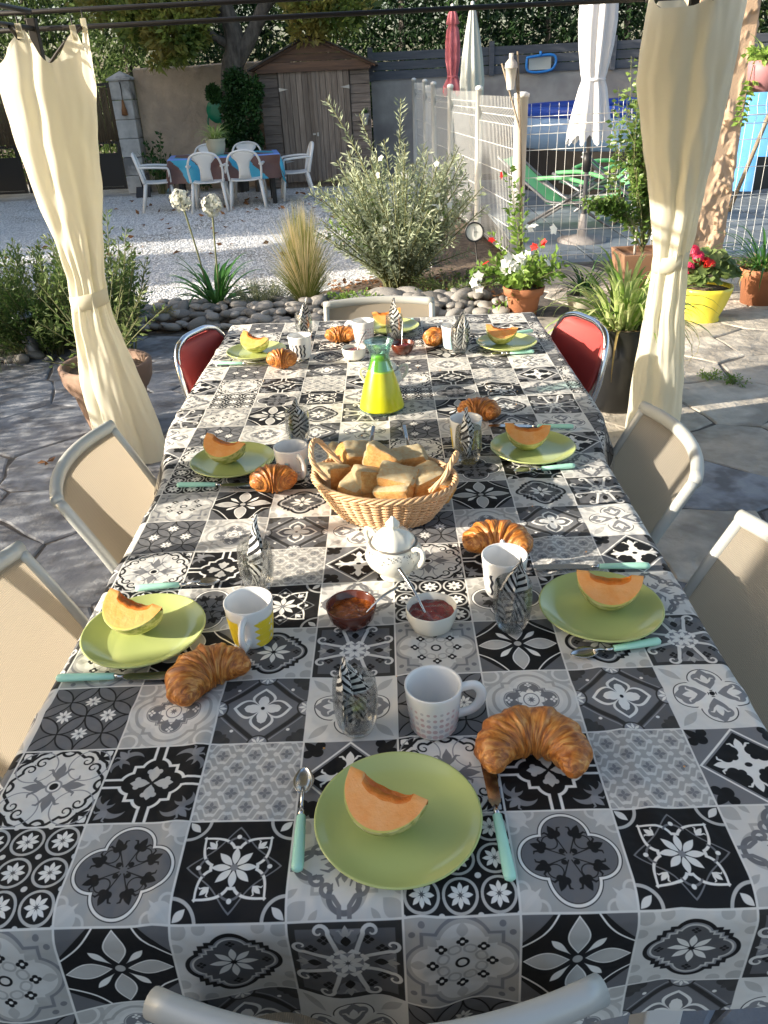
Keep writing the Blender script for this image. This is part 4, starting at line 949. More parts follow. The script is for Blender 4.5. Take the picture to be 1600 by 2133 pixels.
# --- small weeds
for (u, v, lab) in ((1478, 790, 'small weed growing in the paving crack right of the curtain'), (1240, 825, 'spindly weed at the foot of the black pot'), (1530, 800, 'tiny weed near the right edge of the paving')):
    p = atz(u, v, .01); t = thing('weed', lab, 'weed', p); shrub(t, arcs(16, .07, .09, .02, .2), .02, .008, .012, M['green'], per=2, stem_r=.0015)
# --- wall shrub and spade by the stucco wall
t = thing('wall_shrub', 'thin dark shrub with a white bloom growing against the stucco wall', 'shrub', (-4.1, 15.1, 0)); shrub(t, [[(x, y, z) for x, y, z in p] for p in arcs(26, 1.25, .35, .1, .1, hv=.6)], .09, .05, .06, M['dark'], per=2)
t = thing('wall_shrub', 'low green tuft against the stucco wall behind the white garden table', 'shrub', (-3.35, 15.3, 0)); shrub(t, arcs(16, .45, .3, .1, .3), .09, .04, .05, M['dark'], per=2)
t = thing('dustpan', 'small dark dustpan standing by the foot of the block pillar', 'dustpan', (-4.35, 14.7, 0)); MB().box((0, 0, .08), (.26, .2, .03), M=Matrix.Rotation(.9, 3, 'X')).build('pan', M['blackm'], t, smooth=False); MB().tube([(0, 0, .15), (-.03, 0, .45)], .012, 6).build('handle', M['blackm'], t)
t = thing('hose_reel', 'green round hose reel hung on the stucco wall left of the ivy', 'hose reel', aty(456, 230, 15.4))
MB().lathe([(.001, -.06), (.13, -.06), (.14, -.03), (.10, -.02), (.10, .04), (.20, .05), (.21, .08), (.10, .09), (.001, .09)], 32, M=R90).build('drum', M['greenpl'], t)
MB().tube(bez([(-.16, 0, .05), (-.22, -.03, -.2), (-.16, -.03, -.45), (-.2, 0, -.7)]), .014, 6).build('hose', M['greenpl'], t)
# fallen leaves on gravel
m = MB(); n = 90; P = np.stack([rs.uniform(-4.5, .2, n), rs.uniform(8, 14.5, n), np.full(n, .02)], 1); leaves(m, P, rs.normal(size=(n, 3))*[1, 1, .15], .10, .05, rng=rs)
tag(m.build('fallen_leaves', M['leaf_dead']), 'scattered dry leaves lying on the white gravel yard', 'fallen leaves', kind='stuff')
p = atz(98, 962, .015); t = MB(); leaves(t, np.array([tuple(p)]*4), np.array([[.3, .1, .2], [-1, -.2, .05], [.2, -.8, .1], [.8, .5, .25]]), .05, .02, rng=rs); tag(t.build('dry_leaf', M['leaf_dead']), 'curled brown leaf lying on the shaded paving at far left', 'dry leaf')
# ================================================================ table and printed cloth
T = .14
def cloth_material():
    A = cloth_pattern(300); A = np.clip(A, 0, 1); n = A.shape[0]
    px = np.ones((n, n, 4), 'f'); px[:, :, 0] = A*1.02; px[:, :, 1] = A; px[:, :, 2] = A*.93+.001
    g = (A > .08) & (A < .36); px[g, 2] *= 1.10; px[g, 0] *= .97
    im = bpy.data.images.new('cloth_print', n, n, float_buffer=True); im.colorspace_settings.name = 'Linear Rec.709' if 'Linear Rec.709' in [c.name for c in bpy.types.Image.bl_rna.properties['colorspace_settings'].fixed_type.bl_rna.properties['name'].enum_items] else 'Non-Color'
    im.pixels.foreach_set(px.ravel()); im.update(); im.pack()
    m = mat('printed_cloth', (.5, .5, .5), .6, bump=.75, bsc=11, bdist=.016, bdet=3, spec=.25); nt = m.node_tree; t = nt.nodes.new('ShaderNodeTexImage'); t.image = im; t.interpolation = 'Cubic'; t.extension = 'REPEAT'
    uv = nt.nodes.new('ShaderNodeUVMap'); uv.uv_map = 'UVMap'; nt.links.new(uv.outputs[0], t.inputs[0]); nt.links.new(t.outputs[0], nt.nodes['Principled BSDF'].inputs['Base Color'])
    return m
XL, XR, YF, YB, ZT = -.635, .600, .042, 2.665, .750
def sms(a, b, t): t = max(0, min(1, (t-a)/(b-a))); return t*t*(3-2*t)
def xl(t): return -.560-.074*sms(1.12, 1.62, t)
def xr(t): return .528+.070*sms(1.20, 1.56, t)
for y0, y1, a, b, lab in ((YF, 1.36, -.56, .528, 'nearer and narrower dining table, hidden under the printed cloth'), (1.40, YB, -.634, .598, 'farther and wider dining table, hidden under the printed cloth')):
    table = thing('dining_table', lab, 'table', (0, 0, 0))
    MB().box(((a+b)/2, (y0+y1)/2, ZT-.025), (b-a-.05, y1-y0-.03, .035)).build('tabletop', M['whitepl'], table, smooth=False, bevel=.008)
    for x in (a+.12, b-.12):
        for y in (y0+.12, y1-.12): MB().box((x, y, .36), (.06, .06, .71)).build('leg', M['whitepl'], table, smooth=False, bevel=.005)
        MB().box((x, (y0+y1)/2, .68), (.03, y1-y0-.32, .06)).build('apron', M['whitepl'], table, smooth=False)
def edge(a, r=.022, k=.10):
    if a <= 0: return 0., 0.
    q = r*PI/2
    if a < q: return r*math.sin(a/r), r*(1-math.cos(a/r))
    return r+k*(a-q), r+(a-q)*math.sqrt(1-k*k)
def cloth():
    dS, dF, dB = .235, .248, .22
    ts = np.concatenate([np.linspace(YF-dF, YF-.06, 22), np.linspace(YF-.055, YF, 10), np.linspace(YF+.012, YB-.012, 220), np.linspace(YB, YB+.035, 6), np.linspace(YB+.04, YB+dB, 12)])
    P, UV = [], []
    for t in ts:
        row = []; XL, XR = xl(t), xr(t)
        ss = np.concatenate([np.linspace(XL-dS, XL-.04, 16), np.linspace(XL-.035, XL, 8), np.linspace(XL+.012, XR-.012, 104), np.linspace(XR, XR+.035, 8), np.linspace(XR+.04, XR+dS, 16)])
        for s in ss:
            ox = dx = oy = dy = 0.; x, y = s, t
            if s < XL: o, dx = edge(XL-s); x = XL-o
            if s > XR: o, dx = edge(s-XR); x = XR+o
            if t < YF: o, dy = edge(YF-t, .045, .02); y = YF-o
            if t > YB: o, dy = edge(t-YB); y = YB+o
            d = math.hypot(dx, dy); z = ZT-d
            # soft creases from folding and handling on the top
            n1 = noise.noise((s*3.1, t*2.3, .3)); n2 = noise.noise((s*9+t*5, t*7-s*3, 4.)); n3 = noise.noise((s*5-t*11, s*2+t*2, 8.))
            z += .0034*n1+.0026*n2+.0060*max(0, n3-.2)+.004*max(0, noise.noise((s*4+t*1.5, t*1.2, 21))-.3)
            for fy in (.36, 1.02, 1.68, 2.33): z += .0046*math.exp(-((t-fy-.004*math.sin(s*6))/.016)**2)      # pressed fold lines
            for fx in (-.30, .02, .33): z += .0040*math.exp(-((s-fx-.003*math.sin(t*5))/.016)**2)
            if d > .02:
                f = min(1, (d-.02)/.16)
                if dx > dy: x += (1 if s > 0 else -1)*f*(.016*math.sin(t*13+1)+.010*math.sin(t*31)+.03*noise.noise((t*3, 5, 1)))
                y_w = f*(.016*math.sin(s*11+.6)+.024*noise.noise((s*6, 2, 2))+.007*math.sin(s*37+2*math.sin(s*9)))
                if dy >= dx: y += (-1 if t < 1 else 1)*y_w
                z += .008*f*math.sin((s if dy > dx else t)*17)+.012*f*noise.noise((s*6, t*6, 3))
            row.append((x, y, z+.003)); UV.append((s/T/4, (t/T+1)/4))
        P.append(row)
    m = MB().grid(P); o = m.build('tablecloth', cloth_material())
    me = o.data; uvl = me.uv_layers.new(name='UVMap'); vi = np.empty(len(me.loops), 'i'); me.loops.foreach_get('vertex_index', vi); uvl.data.foreach_set('uv', np.array(UV)[vi].ravel())
    tag(o, 'black grey and white tablecloth printed with ornamental cement tile squares', 'tablecloth')
cloth()
def topz(x, y): return ZT+.005

# ================================================================ beige sling chairs
M['frame'] = mat('champagne_grey_paint', (.52, .53, .50), .38, metal=.15, bump=.05, bsc=200)
M['sling'] = mat('beige_sling_weave', (.70, .61, .48), .8, transl=.5, bump=.0)
def weave(m, s=650.):
    nt = m.node_tree; N = nt.nodes; L = nt.links; tc = N.new('ShaderNodeTexCoord'); b = N['Principled BSDF']
    a = N.new('ShaderNodeTexWave'); a.inputs['Scale'].default_value = s/6; a.bands_direction = 'X'; c = N.new('ShaderNodeTexWave'); c.inputs['Scale'].default_value = s/6; c.bands_direction = 'Z'
    L.new(tc.outputs['Object'], a.inputs[0]); L.new(tc.outputs['Object'], c.inputs[0]); mx_ = N.new('ShaderNodeMath'); mx_.operation = 'MULTIPLY'; L.new(a.outputs[1], mx_.inputs[0]); L.new(c.outputs[1], mx_.inputs[1])
    bp = N.new('ShaderNodeBump'); bp.inputs['Strength'].default_value = .9; bp.inputs['Distance'].default_value = .003; L.new(mx_.outputs[0], bp.inputs['Height']); L.new(bp.outputs[0], b.inputs['Normal'])
    x = N.new('ShaderNodeMix'); x.data_type = 'RGBA'; x.inputs[6].default_value = (*[v*.72 for v in b.inputs['Base Color'].default_value[:3]], 1); x.inputs[7].default_value = b.inputs['Base Color'].default_value; L.new(mx_.outputs[0], x.inputs[0]); L.new(x.outputs[2], b.inputs['Base Color'])
    for n in N:
        if n.type == 'BSDF_TRANSLUCENT': L.new(x.outputs[2], n.inputs[0])
weave(M['sling'], 560.)
def sling_chair(name, label, group, loc, rz):
    t = thing(name, label, 'chair', loc, rz, group); W = .226; r = .0125
    def pr(f):     # profile along the back, f=0 seat rear .. 1 top
        return Vector((0, -.17-.13*f-.035*f*f, .41+.375*f))
    def bow(x): return -.048*(1-(x/W)**2)
    # seat rails
    for s in (-1, 1):
        MB().tube(bez([(s*W, .25, .43), (s*W, .0, .40), (s*W, -.12, .395), (s*W, -.175, .42), pr(.25)+Vector((s*W, 0, 0)), pr(.6)+Vector((s*W, 0, 0)), pr(.99)+Vector((s*W, 0, 0))], 6), r, 12, flat=1.1).build('side_rail', M['frame'], t)
        MB().tube([(s*(W+.012), .21, .42), (s*(W+.015), .24, .0)], .0135, 10).build('leg', M['frame'], t)
        MB().tube([(s*(W+.012), -.10, .39), (s*(W+.015), -.25, .0)], .0135, 10).build('leg', M['frame'], t)
    q = pr(1.)
    MB().tube([Vector((x, q.y+bow(x), q.z+.003*(1-(x/W)**2))) for x in np.linspace(-W-.008, W+.008, 21)], .0155, 14, flat=1.15).build('top_rail', M['frame'], t)
    MB().tube([(-W, .25, .43), (W, .25, .43)], r, 10).build('front_rail', M['frame'], t)
    MB().tube([(-W, -.16, .375), (W, -.16, .375)], .011, 8).build('stretcher', M['frame'], t)
    xs = np.linspace(-W+.008, W-.008, 13)
    MB().grid([[(x, p.y+bow(x)*f, p.z+.006) for x in xs] for f, p in [(f, pr(.06+.92*f)) for f in np.linspace(0, 1, 12)]]).build('backrest', M['sling'], t)
    MB().grid([[(x, y, .43-.028*(1-(x/W)**2)-.03*(1-((y-.03)/.22)**2)) for x in xs] for y in np.linspace(-.15, .24, 10)]).build('seat', M['sling'], t)
    return t
g_ = 'beige sling chairs round the dining table'
c0 = sling_chair('dining_chair', 'beige sling chair at the left, nearest the camera and cut by the left picture edge', g_, (-.45, .60, 0), -PI/2)
dup(c0, (-.455, 1.285, 0), -PI/2+.03, 'beige sling chair on the left with stripes of sunlight, below the ivory curtain')
dup(c0, (.40, .60, 0), PI/2+.03, 'beige sling chair at the right, nearest the camera and cut by the right picture edge')
dup(c0, (.37, 1.26, 0), PI/2-.04, 'beige sling chair on the right standing in front of the right curtain')
dup(c0, (-.03, 2.46, 0), PI, 'beige sling chair at the far end of the table, only its top rail showing')
dup(c0, (-.03, .225, -.01), 0, 'beige sling chair at the near end, its curved pale top rail along the bottom edge')
# red folding chairs
M['chrome'] = mat('chrome', (.75, .76, .78), .12, metal=1.)
M['redseat'] = mat('red_vinyl', (.42, .055, .05), .5, bump=.15, bsc=200, bdist=.002)
def folding(label, loc, rz):
    t = thing('folding_chair', label, 'folding chair', loc, rz, 'red folding chairs'); W = .20; t.scale = (.95, .95, .985)
    fr = bez([(-W, .12, 0), (-W, -.13, .5), (-W+.005, -.185, .66), (-W+.04, -.215, .765), (-W+.11, -.225, .80), (0, -.228, .805), (W-.11, -.225, .80), (W-.04, -.215, .765), (W-.005, -.185, .66), (W, -.13, .5), (W, .12, 0)], 6)
    MB().tube(fr, .0125, 12).build('frame', M['chrome'], t)
    for s in (-1, 1): MB().tube([(s*(W-.025), -.25, 0), (s*(W-.025), .16, .45)], .011, 8).build('leg', M['chrome'], t)
    P = []
    for zi, z in enumerate(np.linspace(0, 1, 10)):
        zz = .56+.225*z; w_ = (W-.014)*(1-.0*z) if z < .8 else (W-.014)*(1-((z-.8)/.2)**2*.35)
        w_ = w_ if z > .15 else w_*(1-.12*(1-z/.15))
        P.append([(x*w_, -.14-.085*z-.028*(1-x*x)*(1-.3*z)+.004, zz) for x in np.linspace(-1, 1, 13)])
    b = MB().grid(P).build('backrest', M['redseat'], t); s = b.modifiers.new('s', 'SOLIDIFY'); s.thickness = .016; s.offset = 0
    MB().box((0, .03, .45), (.36, .36, .03)).build('seat', M['redseat'], t, bevel=.012, smooth=False)
    return t
folding('red vinyl folding chair with chrome frame on the left, its back in shade', (-.545, 2.36, 0), -PI/2-.36)
folding('red vinyl folding chair with chrome frame on the right, its back bright in the sun', (.56, 2.32, 0), PI/2+.34)

# ================================================================ gazebo and curtains
gz = thing('gazebo', 'dark iron gazebo frame carrying the ivory curtains over the dining table', 'gazebo', (0, 0, 0))
PL, PR = (-1.37, 3.12), (1.30, 3.2)
PN = ((-1.47, .62), (1.5, .45))
for x, y in (PL, PR, *PN):
    MB().box((x, y, .95), (.035, .035, 1.9)).build('post', M['darkm'], gz, smooth=False, bevel=.003)
def rail(a, b, z, r=.0095): MB().tube([(a[0], a[1], z), (b[0], b[1], z)], r, 8).build('rail', M['darkm'], gz)
for z in (1.865, 1.925): rail((-3.4, 3.14), PR, z) if z > 1.9 else rail((-3.4, 3.13), PR, z)
for z in (1.865, 1.925): rail(PL, PN[0], z); rail(PR, PN[1], z)
rail(PN[0], PN[1], 1.865)
for (px, py), s in ((PL, 1), (PR, -1)):
    MB().tube(bez([(px, py-.01, 1.70), (px+s*.06, py-.01, 1.76), (px+s*.13, py-.01, 1.82), (px+s*.2, py-.01, 1.86)]), .007, 6).build('bracket', M['darkm'], gz)
    MB().tube(bez([(px, py-.02, 1.66), (px-.0, py-.12, 1.78), (px, py-.24, 1.86)]), .007, 6).build('bracket', M['darkm'], gz)
# canopy: pitched fabric roof on the frame
MB().add([(-1.50, .40, 2.03), (1.52, .25, 2.03), (1.36, 3.02, 2.03), (-1.42, 3.02, 2.03), (0, 1.7, 2.6)], [(0, 1, 4), (1, 2, 4), (2, 3, 4), (3, 0, 4)]).build('canopy', M['canopy'], gz, smooth=False)
def curtain(label, cx, cy, prof, seed, peaks, lean=0., n=180, group='ivory gazebo curtains'):
    """prof: (z, x0, x1, depth) from top to bottom; folded loop of cloth with peaks where the hooks carry it"""
    r = np.random.RandomState(seed); t = thing('curtain', label, 'curtain', (cx, cy, 0), group=group); ph = r.uniform(0, 6.28, 8)
    zs = [p[0] for p in prof][::-1]; f = lambda z, i: float(np.interp(z, zs, [p[i] for p in prof][::-1]))
    zt = prof[0][0]; tie = min(prof, key=lambda p: p[2]-p[1]+p[3]*.01); tz = tie[0]; rows = []
    Z = np.concatenate([np.linspace(0, 1, 16)*.0, ]) 
    for i, s in enumerate(np.linspace(0, 1, 84)):
        row = []
        for k in range(n):
            q = 2*PI*k/n
            pk = max(math.exp(-((math.atan2(math.sin(q-a), math.cos(q-a)))/wd)**2)*h for a, wd, h in peaks)
            top = zt-.10+pk
            z = top*(1-s)+.012*s
            x0, x1, d = f(z, 1), f(z, 2), f(z, 3); mx_, hw_ = (x0+x1)/2, (x1-x0)/2
            near = math.exp(-((z-tz)/.22)**2)
            free = 1-near
            ple = 1+.06*math.cos(5*q+ph[0]+.5*z)*(1-.8*free)+.07*math.cos(9*q+ph[1]-.9*z)*(1-.85*free)+(.010+.055*near)*math.cos(14*q+ph[2])+.10*free*noise.noise((math.cos(q)*1.4, math.sin(q)*1.4+seed, z*2.1))
            # a deep fold down the camera side
            fold = math.exp(-(math.atan2(math.sin(q+1.9+.25*math.sin(z*3)), math.cos(q+1.9+.25*math.sin(z*3)))/.20)**2); ple -= .20*fold*(1-.4*near)
            fold = math.exp(-(math.atan2(math.sin(q+1.0-.2*math.sin(z*2.2)), math.cos(q+1.0-.2*math.sin(z*2.2)))/.14)**2); ple -= .10*fold
            x = mx_+hw_*math.cos(q)*min(ple, 1.12); y = d*math.sin(q)*ple
            x += .006*noise.noise((z*9, q*3, seed)); y += .010*noise.noise((z*7, q*4, seed+5))
            row.append((x, y, z))
        rows.append(row)
    MB().grid(rows, cu=True).build('drape', M['curtain'], t)
    # tie band
    x0, x1, d = f(tz, 1), f(tz, 2), f(tz, 3); P = []
    for dz, e in ((-.034, .001), (-.033, .005), (0, .006), (.033, .005), (.034, .001)):
        P.append([((x0+x1)/2+((x1-x0)/2*1.07+e)*math.cos(q), (d*1.06+e)*math.sin(q), tz+dz+.014*math.cos(q)) for q in np.linspace(0, 2*PI, 48, endpoint=False)])
    MB().grid(P, cu=True).build('tieback', M['curtain'], t)
    for a, wd, h in peaks:
        if h > .08:
            x0, x1, d = f(zt, 1), f(zt, 2), f(zt, 3); p = Vector(((x0+x1)/2+(x1-x0)/2*math.cos(a), d*math.sin(a), zt-.10+h))
            MB().tube([p+Vector((0, 0, -.01)), p+Vector((0, 0, .05))], .003, 5).build('hook', M['darkm'], t)
            MB().box((p.x, p.y, p.z-.004), (.022, .008, .05)).build('tab', M['curtain'], t, smooth=False)
    return t
pkL = [(-1.75, .34, .12), (-.55, .35, .11), (.5, .35, .14), (2.3, .5, .12)]
c_ = curtain('ivory curtain tied back on the left gazebo post', 0, 3.05, [(1.83, -1.50, -1.14, .13), (1.66, -1.525, -1.15, .15), (1.45, -1.51, -1.19, .15), (1.22, -1.485, -1.215, .13), (1.05, -1.45, -1.25, .10), (.91, -1.432, -1.278, .065), (.80, -1.435, -1.285, .07), (.68, -1.455, -1.275, .085), (.40, -1.48, -1.21, .12), (.05, -1.47, -1.14, .15), (0, -1.47, -1.135, .15)], 3, pkL)
pkR = [(3.0, .35, .14), (1.9, .35, .10), (-.9, .5, .15), (.4, .4, .12), (-2.2, .35, -.02)]
c_ = curtain('ivory curtain tied back on the right gazebo post, sunlit in its lower half', 0, 3.12, [(1.92, 1.10, 1.46, .14), (1.57, 1.075, 1.455, .15), (1.33, 1.125, 1.435, .14), (1.08, 1.195, 1.40, .11), (.95, 1.225, 1.39, .085), (.84, 1.24, 1.378, .065), (.74, 1.235, 1.385, .07), (.6, 1.225, 1.40, .085), (.31, 1.205, 1.435, .12), (.0, 1.19, 1.46, .14)], 9, pkR)
curtain('ivory curtain added unseen on the near left post to shade the table', 0, .98, [(1.83, -1.62, -1.30, .20), (1.45, -1.60, -1.32, .19), (1.22, -1.57, -1.35, .15), (.91, -1.52, -1.37, .07), (.68, -1.54, -1.36, .09), (0, -1.57, -1.33, .15)], 5, pkL)  # added out of view for its shadow across table and chairs

# ================================================================ unseen yard trees, plus a wall and hedge added to shade the terrace
hs = thing('shade_wall', 'thin stuccoed wall added unseen left of the camera to shade the table front', 'shade wall', (-3.1, -.20, 0))  # added thin and tall to cast shade over the near table
MB().box((-.15, -3, 1.6), (.3, 6, 3.2)).build('wall', M['stucco'], hs, smooth=False)
MB().box((-.15, -3, 3.25), (.5, 6.1, .12)).build('roof', M['terra'], hs, smooth=False)
lw = thing('shade_hedge', 'low hedge added out of view to shade the left paving', 'hedge', (-4.1, 2.6, 0)); m = MB()  # added unseen to keep the left paving in shade
for y in np.arange(-2.3, 2.9, .22): clump(m, (0, y, .62), (.32, .2, .62), 420, .07, .04, shell=.5)
m.build('foliage', M['ivy'], lw)
for x, y, h, r, lab in ((-10.5, 6.1, 4.6, .75, 'round tree left of the yard, nearest the terrace'), (-11., 9.9, 6, 2.1, 'round tree left of the yard, in the middle'), (-11, 13.4, 6, 2.6, 'round tree left of the yard, nearest the gate')):
    t = thing('yard_tree', lab, 'tree', (x, y, 0)); m = MB()
    for k in range(14):
        a = k*2.4; zz = h*(.22+.72*(k/14)); clump(m, (math.cos(a)*r*.45, math.sin(a)*r*.45, zz), (r*.65, r*.65, h*.15), 1100, .26, .16, shell=.1)
    m.build('crown', M['magn'], t); MB().tube([(0, 0, 0), (0, 0, h*.7)], [.15, .06], 8).build('trunk', M['bark'], t)

# ================================================================ white garden set
gt = thing('garden_table', 'white garden table with black legs out on the gravel by the shed', 'table', (-2.52, 13.15, 0), .17)
MB().box((0, 0, .715), (1.7, .86, .03)).build('tabletop', M['whitepl'], gt, smooth=False, bevel=.01)
for x in (-.72, .72):
    for y in (-.33, .33): MB().box((x, y, .35), (.07, .07, .70)).build('leg', M['blackm'], gt, smooth=False, bevel=.006)
M['oil_b'] = mat('brown_cloth', (.16, .075, .06), .45, col2=(.11, .055, .05), sc=5)
M['oil_t'] = mat('turquoise_cloth', (.06, .42, .60), .45, col2=(.04, .34, .52), sc=5)
M['oil_l'] = mat('light_blue_cloth', (.16, .30, .72), .4)
def gcloth():
    m = MB(); P = []; mi = []
    ss = np.linspace(-1.22, 1.22, 175); ts = np.linspace(-.80, .80, 109)
    for t in ts:
        r = []
        for s in ss:
            dx = max(0, abs(s)-.86); dy = max(0, abs(t)-.44); x = math.copysign(min(abs(s), .86)+dx*.12, s); y = math.copysign(min(abs(t), .44)+dy*.12, t)
            d = math.hypot(dx, dy); cn = dx*dy*6; f = min(1, d/.15)
            x += math.copysign(1, s)*f*.03*math.sin(t*14); y += math.copysign(1, t)*f*.03*math.sin(s*12+1)
            r.append((x, y, .737-d*.97))
        P.append(r)
    n0 = m.n; m.grid(P)
    for k in range(len(m.f)):
        i, j = divmod(k, 174); s = (ss[j]+ss[j+1])/2; t = (ts[i]+ts[i+1])/2
        q = (s*.9+t*.7) % .78; ee = max(abs(s)/.86, abs(t)/.44)
        m.m[k] = 1 if q > .50 else 0
        if .9 < ee < 1.04: m.m[k] = 2
    return m
o = gcloth().build('oilcloth', [M['oil_b'], M['oil_t'], M['oil_l']], loc=(-2.52, 13.15, 0), rz=.17); tag(o, 'brown and turquoise oilcloth draped over the garden table', 'tablecloth')
def mono(label, loc, rz):
    t = thing('garden_chair', label, 'chair', loc, rz, 'white plastic garden chairs round the garden table')
    # seat
    b = MB().grid([[(x*(.23-.02*(y < 0)), .02+y*.22, .42+.015*abs(x)**3-.012*(1-y*y)) for x in np.linspace(-1, 1, 9)] for y in np.linspace(-1, 1, 8)]).build('seat', M['whitepl'], t); sd = b.modifiers.new('s', 'SOLIDIFY'); sd.thickness = .02
    arch = bez([(-.24, -.19, .42), (-.255, -.235, .62), (-.2, -.28, .775), (-.08, -.30, .83), (.08, -.30, .83), (.2, -.28, .775), (.255, -.235, .62), (.24, -.19, .42)], 6)
    MB().tube(arch, .024, 8, flat=.7).build('back_frame', M['whitepl'], t)
    b = MB().grid([[(x*w_, y+.015*x*x*0-.02*(1-x*x), z) for x in np.linspace(-1, 1, 7)] for w_, y, z in ((.10, -.185, .43), (.085, -.215, .52), (.08, -.24, .6), (.10, -.26, .68), (.17, -.278, .75), (.17, -.29, .79), (.10, -.295, .825))]).build('back_splat', M['whitepl'], t); sd = b.modifiers.new('s', 'SOLIDIFY'); sd.thickness = .014
    for s in (-1, 1):
        MB().tube([(s*.22, .20, .41), (s*.27, .25, .0)], [.026, .02], 8).build('leg', M['whitepl'], t)
        MB().tube([(s*.22, -.17, .42), (s*.27, -.27, .0)], [.026, .02], 8).build('leg', M['whitepl'], t)
        MB().tube(bez([(s*.24, -.24, .64), (s*.285, -.1, .645), (s*.29, .12, .63), (s*.27, .2, .6), (s*.24, .21, .42)]), .022, 8, flat=.8).build('armrest', M['whitepl'], t)
    return t
m0 = mono('white garden chair, left of the two with their backs to the camera', (-2.68, 12.45, 0), .08)
dup(m0, (-2.12, 12.55, 0), .12, 'white garden chair, right of the two with their backs to the camera')
dup(m0, (-3.55, 12.75, 0), -1.35, 'white plastic garden chair at the left end of the garden table, side on')
dup(m0, (-1.42, 13.35, 0), 1.75, 'white garden chair side on at the right end of the garden table')
dup(m0, (-2.95, 13.95, 0), PI+.1, 'white plastic garden chair behind the garden table, left one by the flower pot')
dup(m0, (-2.30, 14.05, 0), PI+.15, 'white plastic garden chair behind the garden table, right one before the ivy')
t = thing('spider_plant', 'spider plant in a cream pot standing on the garden table', 'potted plant', (-2.62, 13.1, .738))
pot(t, [(.001, 0), (.10, 0), (.12, .03), (.15, .14), (.145, .2), (.165, .235), (.15, .235), (.13, .2)], M['beigepot'], .14, .2)
strap(t, 80, .36, .022, M['varieg'], .06, 1., 1.5, z0=.2)
# ================================================================ breakfast things
M['plate'] = mat('green_glaze', (.50, .57, .21), .16, coat=.5, spec=.5)
M['mug'] = mat('white_china', (.80, .80, .78), .2, coat=.4)
M['mint'] = mat('mint_plastic', (.46, .84, .66), .3, var=.05)
M['steel'] = mat('steel', (.62, .62, .60), .22, metal=1.)
M['flesh'] = mat('melon_flesh', (.90, .38, .10), .22, col2=(.92, .46, .17), sc=40, bump=.5, bsc=110, bdist=.003, sss=.25, spec=.5)
M['fleshin'] = mat('melon_cavity', (.80, .20, .02), .25, col2=(.85, .29, .05), sc=60, bump=.6, bsc=160, bdist=.004, sss=.25)
M['rindline'] = mat('melon_under_rind', (.55, .52, .12), .5)
M['rind'] = mat('melon_rind', (.34, .35, .09), .6, col2=(.62, .58, .26), sc=38, lo=.45, hi=.55, bump=.5, bsc=70, bdist=.003, stretch=(.6, 2, 2))
M['crois'] = mat('croissant_crust', (.36, .12, .025), .36, col2=(.70, .34, .095), sc=24, det=8, bump=1., bsc=60, bdist=.006, stretch=(1, 1, 1.), col3=(.30, .09, .018), sc3=16, lo=.4, hi=.62, spec=.5)
def flaky(m):
    nt = m.node_tree; N = nt.nodes; L = nt.links; b = N['Principled BSDF']; a = N.new('ShaderNodeAttribute'); a.attribute_name = 'flake'
    n1 = N.new('ShaderNodeTexNoise'); n1.inputs['Scale'].default_value = 1.6; n1.inputs['Detail'].default_value = 5; n1.inputs['Distortion'].default_value = .6; L.new(a.outputs['Vector'], n1.inputs['Vector'])
    r = N.new('ShaderNodeValToRGB'); e = r.color_ramp.elements; e[0].position = .36; e[0].color = (.24, .065, .012, 1); e[1].position = .72; e[1].color = (.84, .45, .13, 1); x = e.new(.52); x.color = (.56, .19, .03, 1)
    L.new(n1.outputs[0], r.inputs[0]); src = b.inputs['Base Color'].links[0].from_socket; mx_ = N.new('ShaderNodeMix'); mx_.data_type = 'RGBA'; mx_.inputs[0].default_value = .85; L.new(src, mx_.inputs[6]); L.new(r.outputs[0], mx_.inputs[7]); L.new(mx_.outputs[2], b.inputs['Base Color'])
    bp = N.new('ShaderNodeBump'); bp.inputs['Strength'].default_value = .8; bp.inputs['Distance'].default_value = .004; L.new(n1.outputs[0], bp.inputs['Height']); L.new(bp.outputs[0], b.inputs['Normal'])
flaky(M['crois'])
M['crust'] = mat('bread_crust', (.66, .28, .06), .5, col2=(.80, .42, .12), sc=12, col3=(.80, .48, .17), sc3=5, bump=.8, bsc=90, bdist=.003)
M['crumb'] = mat('bread_floury', (.87, .70, .40), .85, col2=(.90, .79, .54), sc=12, col3=(.86, .64, .33), sc3=4, bump=1., bsc=70, bdist=.006)
M['wicker'] = mat('peeled_wicker', (.62, .38, .19), .55, col2=(.70, .48, .28), sc=30, var=.0, bump=.3, bsc=150, bdist=.001)
M['glass'] = mat('clear_glass', (.98, 1, 1), .02, trans=1., ior=1.45)
M['glassb'] = thinglass('hammered_glass', (.97, .98, .98), .16, 62.)
M['turq'] = thinglass('turquoise_glass', (.80, .98, .97))
M['juice'] = mat('orange_juice', (.66, .66, .01), .3, sss=.2, coat=.5)
M['juicetop'] = mat('green_tinted_juice', (.60, .84, .06), .3, coat=.6)
M['brownglaze'] = mat('brown_glazed_clay', (.10, .022, .010), .2, coat=.5)
M['jam_a'] = mat('apricot_jam', (.20, .045, .006), .12, col2=(.38, .10, .01), sc=60, bump=1, bsc=90, bdist=.006, coat=.6)
M['jam_r'] = mat('berry_jam', (.10, .012, .012), .12, col2=(.26, .03, .03), sc=60, bump=1, bsc=90, bdist=.006, coat=.6)
M['cream'] = mat('cream_china', (.78, .76, .66), .22, coat=.4)
M['silver'] = mat('grey_gilding', (.25, .23, .2), .35, metal=.4)
for nme, c in (('p_yellow', (.80, .60, .03)), ('p_blue', (.35, .68, .75)), ('p_navy', (.06, .08, .35)), ('p_black', (.02, .02, .03)), ('p_pink', (.55, .42, .42)), ('p_grey', (.50, .50, .52))): M[nme] = mat(nme, c, .3)
